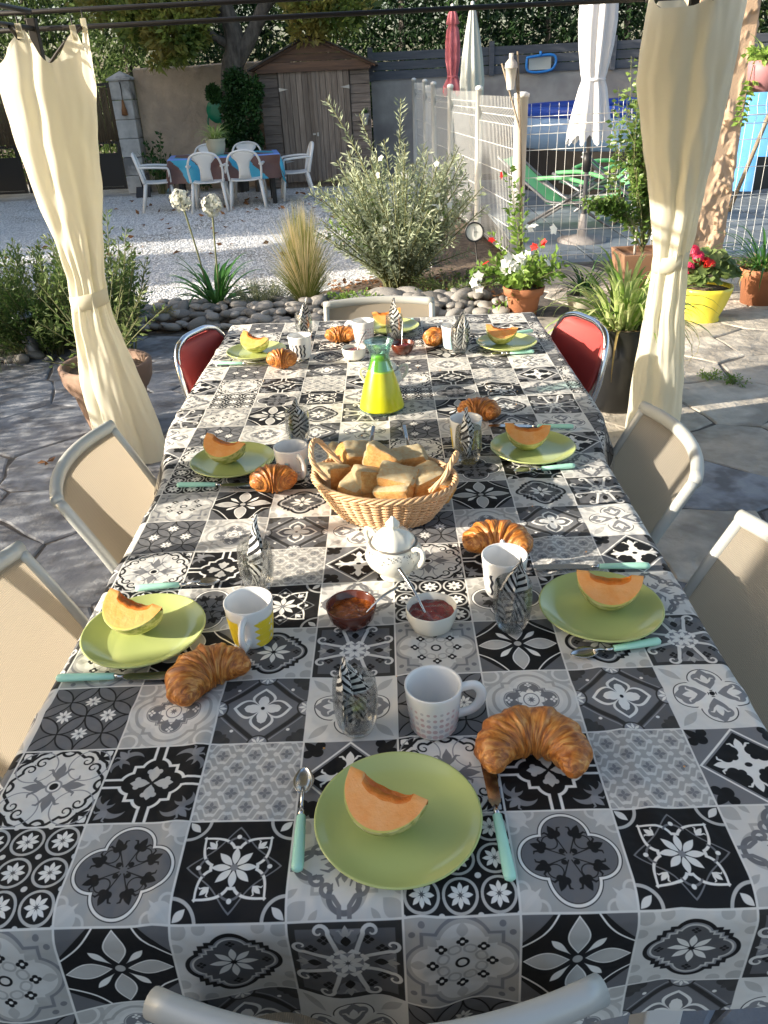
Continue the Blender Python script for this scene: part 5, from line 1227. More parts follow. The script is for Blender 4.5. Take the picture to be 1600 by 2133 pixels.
def napkin_mat():
    m = mat('striped_napkin', (.8, .8, .78), .85); nt = m.node_tree; N = nt.nodes; L = nt.links; uv = N.new('ShaderNodeUVMap'); uv.uv_map = 'UVMap'; sp = N.new('ShaderNodeSeparateXYZ'); L.new(uv.outputs[0], sp.inputs[0])
    def mth(op, a, b=None):
        q = N.new('ShaderNodeMath'); q.operation = op
        for i, z in enumerate((a, b)):
            if z is None: continue
            if isinstance(z, (int, float)): q.inputs[i].default_value = z
            else: L.new(z, q.inputs[i])
        return q.outputs[0]
    fu = mth('FLOOR', mth('MULTIPLY', sp.outputs[0], 2.6)); fv = mth('FLOOR', mth('MULTIPLY', sp.outputs[1], 2.4)); par = mth('MODULO', mth('ADD', fu, fv), 2.)
    sg = mth('SUBTRACT', mth('MULTIPLY', par, 2.), 1.); s = mth('ADD', mth('MULTIPLY', mth('MULTIPLY', sg, sp.outputs[0]), .75), sp.outputs[1]); s = mth('SINE', mth('MULTIPLY', s, 52.)); s = mth('GREATER_THAN', s, -.15)
    x = N.new('ShaderNodeMix'); x.data_type = 'RGBA'; x.inputs[6].default_value = (.015, .015, .017, 1); x.inputs[7].default_value = (.80, .80, .77, 1); L.new(s, x.inputs[0]); L.new(x.outputs[2], N['Principled BSDF'].inputs['Base Color'])
    return m
M['napkin'] = napkin_mat()
TZ = ZT+.006
# ---------------- plates
plate_me = MB().lathe([(.001, .004), (.055, .0035), (.062, .0), (.068, .001), (.085, .007), (.100, .014), (.1075, .019), (.109, .0215), (.1075, .0228), (.105, .0218), (.097, .0165), (.083, .0105), (.072, .0082), (.001, .0078)], 96).mesh('plate', M['plate'])
def plate(x, y, label):
    o = bpy.data.objects.new('plate', plate_me); COL.objects.link(o); o.location = (x, y, TZ); return tag(o, label, 'plate', 'green breakfast plates')
plates = [(-.002, .122, 'green plate nearest the camera, in front of the spotted mug'), (-.446, .545, 'green plate on the left beside the yellow zigzag mug'), (-.406, 1.262, 'green plate on the left beside the blue striped mug'), (-.478, 2.222, 'green plate at the far left beside the black wavy mug'),
          (.02, 2.47, 'green plate at the far end before the empty chair'), (.431, 2.192, 'green plate at the far right, in line with the right red chair'), (.367, 1.266, 'green plate on the right opposite the bread basket'), (.369, .566, 'green plate on the right streaked with sunlight, beside the blue wavy mug')]
for x, y, l in plates: plate(x, y, l)
# ---------------- melon wedges
def melon_mesh(seed, R=.067, a=.66):
    r = np.random.RandomState(seed); m = MB(); rows = []; mats = []
    xs = np.concatenate([np.linspace(-1, -.7, 7), np.linspace(-.64, .64, 23), np.linspace(.7, 1, 7)])*.995
    for x in xs:
        do = math.sqrt(max(0, 1-x*x)); cav = .20*math.sqrt(max(0, 1-(x/.62)**2)) if abs(x) < .62 else 0; di = min(cav*(1+.06*math.sin(x*17+seed)), do*.9)+.0
        row = []
        for f in (0, .2, .6, .85, .93, .985): row.append((di+(do-di)*f, -a))
        for q in np.linspace(-a, a, 15): row.append((do, q))
        for f in (.985, .93, .85, .6, .2, 0): row.append((di+(do-di)*f, a))
        for q in np.linspace(a, -a, 7)[1:-1]: row.append((di*(1+1.1*math.cos(q*PI/2/a)**.7), q))
        rows.append([(x*R*.86, d*R*math.sin(q), -d*R*math.cos(q)) for d, q in row])
    n = len(rows[0]); m.grid(rows, cu=True)
    for k in range(len(m.f)):
        j = k % n
        if j < 1 or j == 25: v = 1 if abs(xs[k//n]) < .6 else 0
        elif j < 3: v = 0
        elif j < 5: v = 3 if j == 4 else 0
        elif j < 21: v = 2
        elif j < 23: v = 3 if j == 21 else 0
        elif j < 26: v = 0
        else: v = 1
        m.m[k] = v
    return m.mesh('melon_slice', [M['flesh'], M['fleshin'], M['rind'], M['rindline']])
mm = [melon_mesh(i) for i in (1, 2, 3)]
def melon(x, y, rz, roll, pitch, label, k=0, z=.008, s=1.):
    o = bpy.data.objects.new('melon_slice', mm[k]); COL.objects.link(o); o.rotation_mode = 'XYZ'; o.rotation_euler = (roll, pitch, rz); o.scale = (s, s, s)
    mw = Matrix.Rotation(rz, 3, 'Z')@Matrix.Rotation(pitch, 3, 'Y')@Matrix.Rotation(roll, 3, 'X')
    zmin = min((mw@Vector(v.co)).z for v in mm[k].vertices)*s; o.location = (x, y, TZ+z-zmin); return tag(o, label, 'melon slice', 'melon slices on the plates')
melon(-.012, .128, -.50, -.55, .06, 'orange melon slice lying cut face up on the plate nearest the camera', 0, s=.97)
melon(-.455, .565, -.45, -.50, .10, 'orange melon slice on the plate beside the yellow zigzag mug', 1)
melon(-.418, 1.275, -.42, -.45, .12, 'orange melon slice on the shaded plate beside the blue striped mug', 2)
melon(-.475, 2.235, -.55, -.35, .15, 'orange melon slice on the far left plate beside the black wavy mug', 0)
melon(.00, 2.50, .12, -.1, -.10, 'orange melon slice on the far end plate, half hidden by a napkin glass', 1)
melon(.415, 2.205, -.2, -.4, .1, 'orange melon slice on the far right plate', 2)
melon(.355, 1.282, -.12, -.35, .05, 'orange melon slice on the right plate opposite the bread basket', 0)
melon(.385, .585, -.22, -.40, .02, 'orange melon slice on the right plate beside the blue wavy mug', 1)
# ---------------- mugs
RT, RB, HM = .0425, .0335, .083
def mr(z): return RB+(RT-RB)*min(1, (z/HM))**.8
def mug(x, y, rz, kind, label, ang0=0.):
    t = thing('mug', label, 'mug', (x, y, TZ), rz, 'patterned breakfast mugs')
    prof = [(.001, .002), (.028, .0), (.0325, .003)]+[(mr(z), z) for z in np.linspace(.008, HM, 12)]+[(RT-.001, HM+.0015), (RT-.0035, HM)]+[(mr(z)-.0042, z) for z in np.linspace(HM-.004, .012, 8)]+[(.026, .006), (.001, .006)]
    MB().lathe(prof, 56).build('body', M['mug'], t)
    MB().tube(bez([(mr(.068)-.002, 0, .070), (.060, 0, .072), (.071, 0, .059), (.070, 0, .041), (.058, 0, .026), (mr(.020)-.002, 0, .020)], 6), .0053, 10, flat=1.5).build('handle', M['mug'], t)
    def patch(m, pts, e=.0005):
        m.add([((mr(z)+e)*math.cos(a), (mr(z)+e)*math.sin(a), z) for a, z in pts], [tuple(range(len(pts)))])
    def strip(m, L_, R_): 
        for i in range(len(L_)-1):
            for k in range(10):
                c = lambda A_, B_, f: (A_[0]+(B_[0]-A_[0])*f, A_[1]+(B_[1]-A_[1])*f)
                patch(m, [c(L_[i], R_[i], k/10), c(L_[i], R_[i], (k+1)/10), c(L_[i+1], R_[i+1], (k+1)/10), c(L_[i+1], R_[i+1], k/10)])
    if kind == 'dots':
        m, m2 = MB(), MB()
        for j in range(5):
            for k in range(26):
                if abs(k-0) < 2 or k > 24: continue
                a = 2*PI*k/26+(j % 2)*.0; z = .012+j*.0115; rr = .0042-(.0004*j); patch(m if (k+j) % 3 else m2, [(a+rr*math.cos(q)/mr(z), z+rr*math.sin(q)) for q in np.linspace(0, 6.283, 14, endpoint=False)])
        m.build('print', M['p_pink'], t, smooth=False, kind='stuff'); m2.build('print', M['p_grey'], t, smooth=False, kind='stuff')
    elif kind == 'stripes':
        for w_, mt in ((0, 'p_blue'), (1, 'p_grey')):
            m = MB()
            for k in range(9):
                a = .5+k*.62; h = .055-(.012 if k % 2 else 0); a += w_*.2
                strip(m, [(a, z) for z in np.linspace(.006, h, 6)], [(a+(.20 if not w_ else .10), z) for z in np.linspace(.006, h, 6)])
            m.build('print', M[mt], t, smooth=False, kind='stuff')
    elif kind == 'zigzag':
        m = MB()
        for a0, a1 in ((.35, 1.9), (2.5, 3.9), (4.4, 5.95)):
            zz = np.linspace(.006, .062, 13)
            strip(m, [(a0+(.24 if i % 3 == 0 else (.12 if i % 3 == 1 else 0)), z) for i, z in enumerate(zz)], [(a1-(.0 if i % 4 < 2 else .0), z) for i, z in enumerate(zz)])
        m.build('print', M['p_yellow'], t, smooth=False, kind='stuff')
        m = MB()
        for a0 in (1.3, 3.2, 5.2):
            for z in (.014, .03, .046): patch(m, [(a0-.22, z), (a0+.1, z-.005), (a0+.02, z+.009)], .0007)
        m.build('print', M['mug'], t, smooth=False, kind='stuff')
    elif kind == 'waves':
        for off, mt in ((0, 'p_black'), (PI, 'p_navy')):
            m = MB()
            for k in range(4):
                a = ang0+off+k*.36; zz = np.linspace(.012, .058, 17); strip(m, [(a+.05*math.sin(z*300+1.5), z) for z in zz], [(a+.14+.05*math.sin(z*300+1.5), z) for z in zz])
            m.build('print', M[mt], t, smooth=False, kind='stuff')
    return t
def dirto(x, y): return math.atan2(CAM.y-y, CAM.x-x)
mug(.055, .300, .12, 'dots', 'white mug with pinkish dots, nearest the camera behind its green plate')
mug(-.250, .530, -1.62, 'zigzag', 'white mug with yellow zigzag panels, its handle towards the camera')
mug(-.243, 1.185, -1.05, 'stripes', 'white mug with pale blue stripes left of the bread basket')
mug(-.310, 2.165, 1.2, 'waves', 'white mug with black wavy lines beside the far left plate', -3.45)
mug(-.086, 2.325, 2.75, 'dots', 'white mug with grey dots at the far end, behind the white jam bowl')
mug(.240, 2.205, 1.3, 'stripes', 'pale blue striped mug half hidden by the far right napkin glass')
mug(.200, 1.318, 1.6, 'zigzag', 'mug with yellow print half hidden by the napkin glass near the basket')
mug(.207, .645, 1.5, 'waves', 'white mug with blue wavy lines before the right croissant', -3.9)
# ---------------- glasses with napkins
gl_me = MB().lathe([(.001, .0), (.018, .0), (.024, .004), (.030, .020), (.0335, .045), (.0335, .070), (.0315, .095), (.0308, .0965), (.0300, .095), (.0318, .070), (.0318, .046), (.028, .023), (.020, .012), (.001, .010)], 48).mesh('glass', M['glassb'])
def glass(x, y, lab, lab2, h=.15, lean=(0., 0.), rz=0., w_=.031, dark=0):
    o = bpy.data.objects.new('drinking_glass', gl_me); COL.objects.link(o); o.location = (x, y, TZ); tag(o, lab, 'glass', 'drinking glasses holding napkins')
    r = np.random.RandomState(int(abs(x*1000)+abs(y*777))); o2 = None; K_ = 6; n = 22; P, UV = [], []; m = MB()
    zig = [(k/(K_-1)*2-1, (.5 if k % 2 else -.5)*r.uniform(.6, 1.2)) for k in range(K_)]
    for i in range(n+1):
        f = i/n; z = .016+(h-.016)*f
        wd = .020+(w_-.020)*min(1, f/.30) if f < .52 else w_*max(.05, 1-(f-.52)/.48)
        th = (.010+.010*min(1, f/.35))*(1 if f < .5 else max(.12, 1-(f-.5)/.5)); row = []
        for k, (zx, zy) in enumerate(zig):
            cut = 1-.06*abs(zx)*max(0, f-.5); tw = .5*math.sin(f*2.2+k*.1); xx, yy = zx*wd, zy*th*1.3+.004*math.sin(f*5+zx*3)
            row.append((xx*math.cos(tw)-yy*math.sin(tw)+lean[0]*f*f, xx*math.sin(tw)+yy*math.cos(tw)+lean[1]*f*f, z*cut+.0015*math.sin(k*1.7+x*50)*f)); UV.append(((k/(K_-1))*1.0, f*1.1))
        P.append(row)
    m.grid(P); o2 = m.build('napkin', M['napkin'], loc=(x, y, TZ), rz=rz, smooth=False)
    me = o2.data; uvl = me.uv_layers.new(name='UVMap'); vi = np.empty(len(me.loops), 'i'); me.loops.foreach_get('vertex_index', vi); U = np.array(UV)[vi]
    uvl.data.foreach_set('uv', U.ravel()); tag(o2, lab2, 'napkin', 'black and white striped napkins')
for x, y, h, ln, rz, a in ((-.060, .300, .135, (-.012, .01), .3, 'left of the nearest spotted mug'), (-.262, .690, .155, (.022, .0), 1.2, 'behind the yellow zigzag mug'), (-.247, 1.395, .13, (-.004, 0), 2., 'behind the blue striped mug'), (-.318, 2.42, .155, (.018, 0), .5, 'behind the black wavy mug'),
                           (.030, 2.335, .16, (.008, 0), 1.5, 'before the far end melon plate'), (.258, 2.145, .16, (-.020, 0), 2.3, 'before the pale blue striped mug'), (.198, 1.225, .155, (-.012, .0), .8, 'right of the bread basket'), (.206, .535, .155, (-.012, .01), 2.9, 'before the blue wavy mug')):
    glass(x, y, 'hammered clear tumbler standing '+a, 'black and white striped napkin tucked in the tumbler '+a, h, ln, rz)
# ---------------- croissants
def croissant_mesh(seed, bend=2.6, fat=1.):
    r = np.random.RandomState(seed); R = .047; n, k = 92, 30; P = []
    a0 = -bend/2; cuts = sorted([.14+r.uniform(-.02, .02), .27+r.uniform(-.02, .02), .40+r.uniform(-.02, .02), .60+r.uniform(-.02, .02), .73+r.uniform(-.02, .02), .86]+list(r.uniform(-.01, .01, 0)))
    for i in range(n+1):
        f = i/n; a = a0+bend*f; d = abs(f-.5)*2
        rad = .0315*fat*(1-d**1.9)**.62+.006
        # layered ridges stepping down towards both tips
        s = 0
        for c in cuts:
            e = (f-c)*(1 if c < .5 else -1)
            if -.02 < e < 0.10: s += (.15*math.exp(-max(0, e)/.06) if e > 0 else .15*(1+e/.02)-.0)
        rad *= .86+s*.9; row = []
        tipdroop = .0
        for j in range(k):
            q = 2*PI*j/k; rr = rad*(1+.10*noise.noise((i*.16, math.cos(q)*1.5, math.sin(q)*1.5+seed)))+.0014*noise.noise((i*.9, q*1.2, seed))
            cr = R+rr*math.cos(q)*1.0; zz = rr*math.sin(q)*.86
            row.append((cr*math.sin(a), cr*math.cos(a)-R*.6, zz))
        P.append(row)
    m = MB().grid(P, cu=True); m.add([P[0][j] for j in range(k)], [tuple(range(k))]); m.add([P[-1][j] for j in range(k)], [tuple(range(k))[::-1]])
    V = np.concatenate(m.v); lo = V[:, 2].min()
    for i in range(len(m.v)): m.v[i][:, 2] = np.maximum(m.v[i][:, 2]-lo, .004)-.004
    me = m.mesh('croissant', M['crois']); at = me.attributes.new('flake', 'FLOAT_VECTOR', 'POINT'); n0 = (n+1)*k
    vals = [(i/n*20, math.cos(2*PI*j/k)*.9, math.sin(2*PI*j/k)*.9+seed) for i in range(n+1) for j in range(k)]+[(0, 0, 0)]*(len(me.vertices)-n0)
    at.data.foreach_set('vector', np.array(vals, 'f').ravel()); return me
cr = [croissant_mesh(1, 4.15, .98), croissant_mesh(2, 2.3, 1.08), croissant_mesh(3, 2.9, 1.), croissant_mesh(14, 3.3, 1.05), croissant_mesh(25, 2.1, 1.1), croissant_mesh(36, 2.5, 1.)]
for x, y, rz, s, k, lab in ((.190, .232, -.12, 1.02, 0, 'large curved croissant nearest the camera on the right'), (-.302, .400, .75, .98, 3, 'folded croissant in front of the yellow zigzag mug'), (-.280, 1.095, .1, .96, 1, 'plump croissant left of the bread basket base'), (-.365, 2.045, .05, .95, 4, 'golden croissant in front of the far left plate'),
                            (-.175, 2.33, -.1, .95, 5, 'golden croissant beside the grey dotted mug at the far end'), (.190, 2.245, 1.2, .92, 1, 'croissant peeping out behind the pale blue striped mug'), (.253, 1.50, -.35, .98, 5, 'brown croissant in shade behind the mug near the basket'), (.212, .775, -.18, 1.05, 2, 'croissant behind the blue wavy mug on the right')):
    o = bpy.data.objects.new('croissant', cr[k]); COL.objects.link(o); o.location = (x, y, TZ); o.rotation_euler = (0, 0, rz); s *= 1.1; o.scale = (s, s, s); tag(o, lab, 'croissant', 'croissants on the cloth')
# ---------------- cutlery with mint handles
def cutlery(kind, a, b, label, z=None, kind_len=None):
    a, b = Vector((*a, 0)), Vector((*b, 0)); d = (b-a); L_ = d.length; rz = math.atan2(d.y, d.x)
    t = thing('spoon' if kind == 'spoon' else 'knife', label, kind, (a.x, a.y, TZ+.001), rz, 'mint handled '+('spoons' if kind == 'spoon' else 'knives'))
    H = .098 if kind == 'knife' else .085
    MB().tube([(0, 0, .0065), (.003, 0, .0065), (.01, 0, .0065), (H*.6, 0, .0065), (H-.002, 0, .006), (H, 0, .006)], [.003, .0072, .0080, .0072, .0062, .0045], 14, flat=.8).build('handle', M['mint'], t)
    MB().tube([(H-.001, 0, .006), (H+.014, 0, .005)], [.0045, .0033], 10).build('ferrule', M['steel'], t)
    if kind == 'knife':
        x0 = H+.012; pts = [(x0, -.003), (x0+.01, -.009), (x0+.05, -.011), (L_-.018, -.0105), (L_-.004, -.005), (L_, .002), (L_-.006, .0085), (x0+.01, .007), (x0, .003)]
        MB().add([(x, y, .0052) for x, y in pts]+[(x, y, .0040) for x, y in pts], [tuple(range(len(pts))), tuple(range(len(pts), 2*len(pts)))[::-1]]+[(i, (i+1) % len(pts), len(pts)+(i+1) % len(pts), len(pts)+i) for i in range(len(pts))]).build('blade', M['steel'], t, smooth=False)
    else:
        MB().tube([(H+.012, 0, .005), (L_-.05, 0, .0095), (L_-.04, 0, .008)], [.0030, .0024, .003], 8).build('neck', M['steel'], t)
        P = []
        for i in range(11):
            f = i/10; w_ = .0155*math.sin(PI*min(1, f*.93+.07))**.6*(1.08-.25*f if f > .5 else .955); x = L_-.048+.048*f
            P.append([(x, yy*w_, .0075-.0065*(1-yy*yy)*math.sin(PI*(f*.9+.05))) for yy in np.linspace(-1, 1, 9)])
        b_ = MB().grid(P).build('bowl', M['steel'], t); s = b_.modifiers.new('s', 'SOLIDIFY'); s.thickness = .0012
    return t
cutlery('spoon', (-.128, .053), (-.133, .222), 'mint handled spoon left of the plate nearest the camera')
cutlery('knife', (.131, .031), (.123, .243), 'mint handled knife right of the plate nearest the camera')
cutlery('knife', (-.566, .435), (-.345, .435), 'mint handled knife in front of the plate beside the yellow zigzag mug')
cutlery('spoon', (-.505, .696), (-.340, .712), 'mint handled spoon behind the plate beside the yellow zigzag mug')
cutlery('knife', (-.528, 1.15), (-.32, 1.138), 'mint handled knife pointing at the croissant left of the basket')
cutlery('knife', (-.609, 2.124), (-.41, 2.095), 'mint handled knife in front of the far left plate')
cutlery('knife', (.505, 1.414), (.275, 1.449), 'mint handled knife behind the right plate opposite the basket')
cutlery('spoon', (.455, 1.168), (.30, 1.150), 'mint handled spoon in front of the right plate opposite the basket')
cutlery('knife', (.500, .706), (.275, .718), 'mint handled knife behind the right plate streaked with sun')
cutlery('spoon', (.448, .474), (.290, .446), 'mint handled spoon in front of the right plate streaked with sun')
cutlery('spoon', (.515, 2.102), (.36, 2.09), 'mint handled spoon in front of the far right plate')
cutlery('knife', (.555, 2.36), (.33, 2.285), 'mint handled knife behind the far right plate')
cutlery('spoon', (.105, 2.60), (.11, 2.44), 'mint handled spoon right of the far end plate')
cutlery('knife', (-.115, 2.62), (-.105, 2.42), 'mint handled knife left of the far end plate')
# ---------------- jam bowls and their spoons
def jamspoon(a, b, lab):
    a, b = Vector(a), Vector(b); d = b-a; t = thing('jam_spoon', lab, 'spoon', a, group='steel spoons standing in the jam'); pts = bez([Vector((0, 0, 0)), d*.5+Vector((0, 0, .006)), d])
    MB().tube(pts, [.0018+.0022*i/(len(pts)-1) for i in range(len(pts))], 8, flat=.5).build('handle', M['steel'], t)
def bowl(x, y, mt, jam, lab, lab2, s=1., octo=False):
    t = thing('jam_bowl', lab, 'bowl', (x, y, TZ), group='bowls of jam'); t.scale = (s, s, s); w_ = (lambda q, z: 1+.012*math.cos(8*q)) if octo else None
    pf = [(.001, .0), (.032, .0), (.0385, .006), (.0435, .022), (.0448, .040), (.0440, .0425), (.0425, .041), (.0405, .022), (.036, .010), (.001, .009)] if octo else [(.001, .0), (.024, .0), (.030, .004), (.0400, .018), (.0445, .034), (.0455, .042), (.0442, .0435), (.0425, .041), (.0375, .019), (.028, .008), (.001, .007)]
    MB().lathe(pf, 56, wob=w_).build('body', mt, t)
    P = [[((.0405*r)*math.cos(q), (.0405*r)*math.sin(q), .029+.0035*noise.noise((r*math.cos(q)*4, r*math.sin(q)*4, x*9))+.0025*(1-r)) for q in np.linspace(0, 2*PI, 40, endpoint=False)] for r in np.linspace(.02, 1., 12)]
    MB().grid(P, cu=True).build('jam', jam, t)
bowl(-.076, .565, M['brownglaze'], M['jam_a'], 'brown glazed bowl of amber jam in front of the sugar bowl', '')
bowl(.066, .550, M['cream'], M['jam_r'], 'white rounded bowl of dark red jam in front of the sugar bowl', '', octo=True)
bowl(-.118, 2.135, M['cream'], M['jam_r'], 'white bowl of jam at the far end left of the jug', '', .95, True)
bowl(.055, 2.165, M['brownglaze'], M['jam_r'], 'brown glazed bowl of jam at the far end right of the jug', '', .95)
jamspoon((.055, .545, TZ+.032), (.012, .622, TZ+.078), 'steel spoon standing in the white bowl of red jam near the sugar bowl')
jamspoon((-.05, .555, TZ+.03), (.008, .585, TZ+.062), 'thin steel spoon resting in the brown bowl of amber jam')
jamspoon((-.105, 2.13, TZ+.032), (-.072, 2.17, TZ+.085), 'steel spoon standing in the far white jam bowl')
jamspoon((.052, 2.16, TZ+.03), (.060, 2.20, TZ+.11), 'steel spoon standing in the far brown jam bowl')
# ---------------- sugar bowl
def sugar(x, y, rz, lab):
    t = thing('sugar_bowl', lab, 'sugar bowl', (x, y, TZ), rz); t.scale = (1.05, 1.05, .92)
    bp = [(.001, .0), (.028, .0), (.029, .004), (.026, .008), (.036, .018), (.050, .036), (.0545, .052), (.051, .068), (.043, .079), (.040, .082), (.038, .080), (.045, .066), (.048, .052), (.001, .02)]
    MB().lathe(bp, 64).build('body', M['cream'], t)
    MB().lathe([(.0435, .0795), (.0455, .081), (.0435, .0835), (.041, .0825)], 56).build('rim', M['silver'], t)
    rib = lambda q, z: 1+.025*math.cos(q*8)
    MB().lathe([(.040, .082), (.0395, .085), (.036, .095), (.026, .106), (.012, .113), (.009, .116), (.013, .122), (.0125, .128), (.006, .136), (.003, .142), (.001, .143)], 64, wob=rib).build('lid', M['cream'], t)
    for s in (-1, 1):
        MB().tube(bez([(s*.044, 0, .074), (s*.054, 0, .086), (s*.068, 0, .086), (s*.071, 0, .070), (s*.062, 0, .050), (s*.052, 0, .040)], 6), .0034, 10, flat=1.5).build('handle', M['cream'], t)
    m = MB(); r = np.random.RandomState(4)
    def rb(z): return float(np.interp(z, [.018, .036, .052, .068, .079], [.036, .050, .0545, .051, .043]))+.0004
    for k in range(150):
        a = r.uniform(0, 6.283); top = .074; z = top-abs(r.normal())*.007-(.016*max(0, math.cos(a*5))**6)*r.uniform(0, 1.2); s = r.uniform(.0008, .0018); q0 = r.uniform(0, 3.14)
        m.add([((rb(z+s*dz)+.0002)*math.cos(a+s*da/rb(z)), (rb(z+s*dz)+.0002)*math.sin(a+s*da/rb(z)), z+s*dz) for da, dz in ((1.6*math.cos(q0), 1.6*math.sin(q0)), (-.7*math.sin(q0), .7*math.cos(q0)), (-1.6*math.cos(q0), -1.6*math.sin(q0)), (.7*math.sin(q0), -.7*math.cos(q0)))], [(0, 1, 2, 3)])
    m.build('floral_print', M['silver'], t, smooth=False, kind='stuff')
    return t
sugar(.003, .722, -.75, 'cream china sugar bowl with ribbed lid and dark floral print before the basket')
sugar(-.012, 1.78, .15, 'second china sugar bowl almost hidden behind the juice jug')
# ---------------- jug of juice
jg = thing('juice_jug', 'conical glass jug of yellow juice with flared turquoise rim', 'jug', (-.020, 1.632, TZ))
MB().lathe([(.001, .0), (.064, .0), (.0685, .005), (.066, .0075)], 64).build('glass_foot', M['turq'], jg)
MB().lathe([(.0385, .1235), (.030, .15), (.0275, .163), (.031, .178), (.041, .203), (.0425, .206), (.0405, .205), (.030, .180), (.0255, .163), (.028, .150), (.0365, .1235)], 64, wob=lambda q, z: 1+(.10*math.exp(-((math.atan2(math.sin(q-PI), math.cos(q-PI)))/.4)**2) if z > .19 else 0)).build('neck', M['turq'], jg)
MB().lathe([(.001, .004), (.062, .004), (.0668, .009), (.0662, .014), (.0515, .076), (.0378, .118)], 64).build('juice', M['juice'], jg)
MB().lathe([(.0378, .118), (.0345, .124), (.0265, .150), (.0245, .160), (.001, .161)], 64).build('juice_top', M['juicetop'], jg)
# ---------------- wicker basket
A0 = math.atan2(-.105, .313); bk = thing('bread_basket', 'oval peeled wicker bread basket with twisted handles full of bread', 'basket', (-.014, .985, TZ), A0)
HB = .085
def bsk(f): return .108+.050*f**.75, .078+.040*f**.75
ns = 41
m = MB()
for j in range(19):
    f = (j+.3)/19; a_, b_ = bsk(f); z = .006+f*(HB-.008); pts = []
    for k in range(ns*4):
        q = 2*PI*k/(ns*4); o_ = .0048*math.sin(q*ns/2*1+(PI*j)); pts.append(((a_+o_)*math.cos(q), (b_+o_)*math.sin(q), z+.0006*math.sin(q*7+j)))
    m.tube(pts, .0027, 5, closed=True)
m.build('weave', M['wicker'], bk, kind='stuff')
for k in range(ns):
    q = 2*PI*(k+.5)/ns; MB().tube([(bsk(f)[0]*math.cos(q), bsk(f)[1]*math.sin(q), .003+f*(HB-.003)) for f in np.linspace(0, 1, 6)], .0026, 5).build('stake', M['wicker'], bk)
def rope(path, nst, rad, r, tw, name, closed=False):
    for s in range(nst):
        pts = []
        for i, p in enumerate(path):
            p = Vector(p); nx = Vector(path[(i+1) % len(path)]) if (closed or i < len(path)-1) else p+(p-Vector(path[i-1])); d = (nx-p).normalized(); u = d.cross(Vector((0, 0, 1)));
            if u.length < .1: u = d.cross(Vector((0, 1, 0)))
            u.normalize(); v = u.cross(d); a = tw*i+2*PI*s/nst; pts.append(p+(u*math.cos(a)+v*math.sin(a))*rad)
        MB().tube(pts, r, 6, closed=closed).build(name, M['wicker'], bk)
nr = 180; rope([((bsk(1)[0]+.003)*math.cos(2*PI*i/nr), (bsk(1)[1]+.003)*math.sin(2*PI*i/nr), HB+.003) for i in range(nr)], 4, .0048, .0030, 2*PI*14/nr, 'rim_strand', True)
rope([((.108+.004)*math.cos(2*PI*i/nr), (.078+.004)*math.sin(2*PI*i/nr), .004) for i in range(nr)], 2, .0025, .0026, 2*PI*26/nr, 'foot_strand', True)
for s in (-1, 1):
    pa = bez([(s*.118, -.042, HB), (s*.150, -.040, HB+.038), (s*.160, -.022, HB+.064), (s*.163, .0, HB+.072), (s*.160, .022, HB+.064), (s*.150, .040, HB+.038), (s*.118, .042, HB)], 9)
    rope(pa, 4, .0036, .0029, .36, 'handle_strand')
MB().lathe([(.001, .006), (1., .006)], 40, sx=.106, sy=.076).build('bottom', M['wicker'], bk)
# ---------------- bread chunks
def bread_mesh(seed, cut):
    r = np.random.RandomState(seed); m = MB(); n = 13; L_ = np.linspace(-1, 1, n)
    def sh(x, y, z):
        p = 6.; k = (abs(x)**p+abs(y)**p+abs(z)**p)**(1/p); q = max(abs(x), abs(y), abs(z)); v = Vector((x, y, z))*(q/k if k else 1)*1.0
        v = Vector((v.x*(1+.16*v.z*(-1 if cut else 1)), v.y*(1-.15*v.x*r_s), v.z*(1-.12*v.x)))
        nn = noise.noise((v.x*1.6+seed, v.y*1.6, v.z*1.6))*.07+noise.noise((v.x*4+seed, v.y*4, v.z*4))*.06+noise.noise((v.x*9+seed, v.y*9, v.z*9))*.025; return v*(1+nn)
    r_s = r.uniform(-1, 1)
    for ax in range(3):
        for s in (-1, 1):
            P = []
            for i in L_:
                row = []
                for j in L_:
                    c = [0, 0, 0]; c[ax] = s; c[(ax+1) % 3] = i*s if True else i; c[(ax+2) % 3] = j; row.append(sh(*c))
                P.append(row)
            # pale floury top and torn ends, brown crust below and on the long sides
            mi = 1 if (ax == 2 and s == 1) or (ax == 0 and s == (1 if cut else -1)) else 0
            m.grid([[tuple(q) for q in row] for row in P], mi)
    return m.mesh('bread_chunk', [M['crust'], M['crumb']])
bm = [bread_mesh(i, i % 2) for i in range(5)]
Rb = Matrix.Rotation(A0, 3, 'Z')
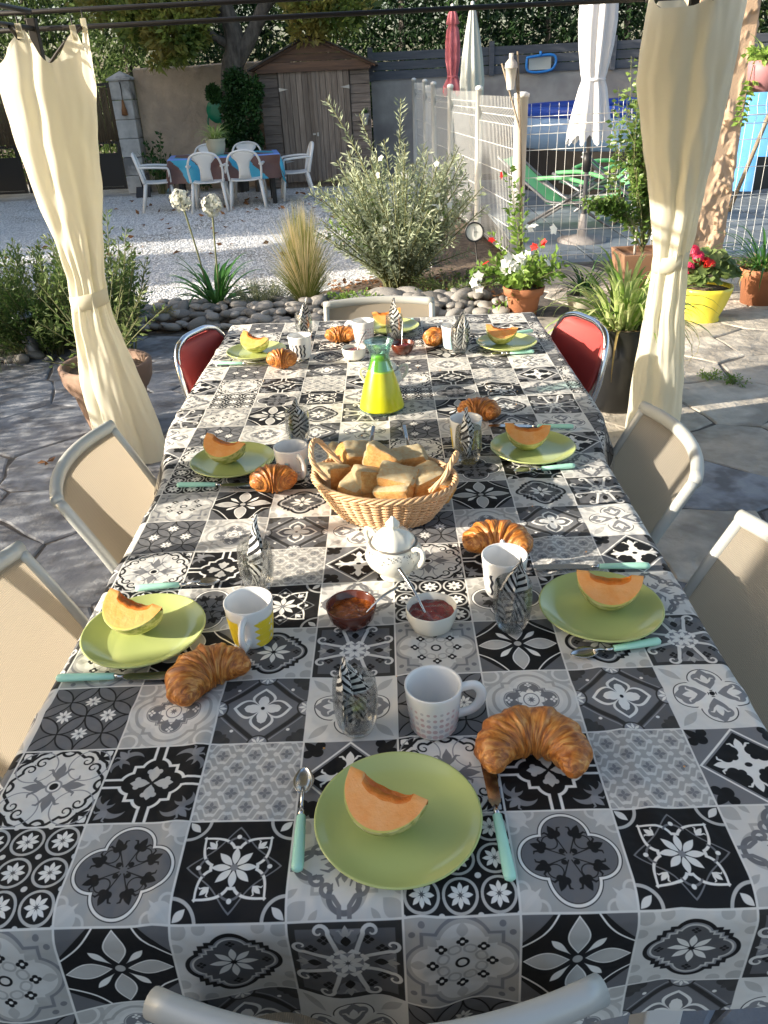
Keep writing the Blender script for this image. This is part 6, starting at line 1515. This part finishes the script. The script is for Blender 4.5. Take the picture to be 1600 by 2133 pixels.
spots = [(690, 975, .83, .9, .0, .3, 0, 'at the left end of the basket under the handle'), (742, 935, .845, .4, .5, .2, 1, 'at the back left of the basket'), (795, 942, .87, -.3, -.35, .5, 2, 'topmost in the middle of the basket'), (850, 945, .85, .1, .2, -.2, 3, 'at the back right of the basket, a broad pale piece'),
         (775, 985, .845, .3, -.2, .3, 4, 'in the centre of the basket under the topmost piece'), (745, 1000, .83, .9, .1, -.4, 1, 'at the front left of the basket'), (828, 985, .85, -.2, .4, .2, 0, 'right of centre between the topmost piece and the rim'), (885, 985, .842, .5, .3, -.3, 3, 'at the right end of the basket beside the handle'),
         (825, 1010, .83, -.4, .3, -.3, 2, 'at the front centre of the basket'), (715, 945, .82, .2, .3, .5, 4, 'low at the back left, partly buried'), (862, 975, .815, 1.2, .2, .3, 1, 'low at the back right, partly buried'), (780, 1015, .81, .2, .1, .1, 0, 'low at the front, partly buried'),
         (905, 1000, .825, .1, .1, .3, 2, 'low at the front right by the rim'), (820, 960, .835, .7, .3, .1, 3, 'behind the topmost piece, near the back rim')]
for u, v, z, rz, rx, ry, k, lab in spots:
    p = atz(u, v, z+.012); o = bpy.data.objects.new('bread_chunk', bm[k]); COL.objects.link(o); o.location = (p.x, p.y, z-.006); o.rotation_euler = (rx*.8, ry*.8, rz); o.scale = (.040+.006*(k % 2), .031, .027); tag(o, 'chunk of crusty bread '+lab, 'bread', 'bread chunks in the wicker basket')
# utensils leaning at the back of the basket
t = thing('butter_knife', 'plain steel knife handle sticking up behind the basket, left of the jug base', 'knife', (-.055, 1.10, TZ+.06)); MB().tube([(0, 0, 0), (.010, .06, .03), (.018, .11, .055)], [.004, .0048, .0055], 8, flat=.5).build('handle', M['steel'], t)
t = thing('serving_fork', 'plain steel fork handle sticking up behind the basket, right of the jug base', 'fork', (.05, 1.09, TZ+.06)); MB().tube([(0, 0, 0), (-.004, .06, .025), (-.012, .13, .05)], [.003, .004, .0062], 8, flat=.5).build('handle', M['steel'], t)
m = MB()
for k in range(26):
    x, y = rs.uniform(-.5, .45), rs.uniform(.2, 2.2); c = Vector((x, y, TZ+.001)); s = rs.uniform(.001, .0028); m.box(c, (s, s*1.4, s*.7), rz=rs.uniform(0, 3))
tag(m.build('crumbs', M['crust'], smooth=False), 'tiny pastry crumbs scattered on the printed cloth', 'crumbs', kind='stuff')
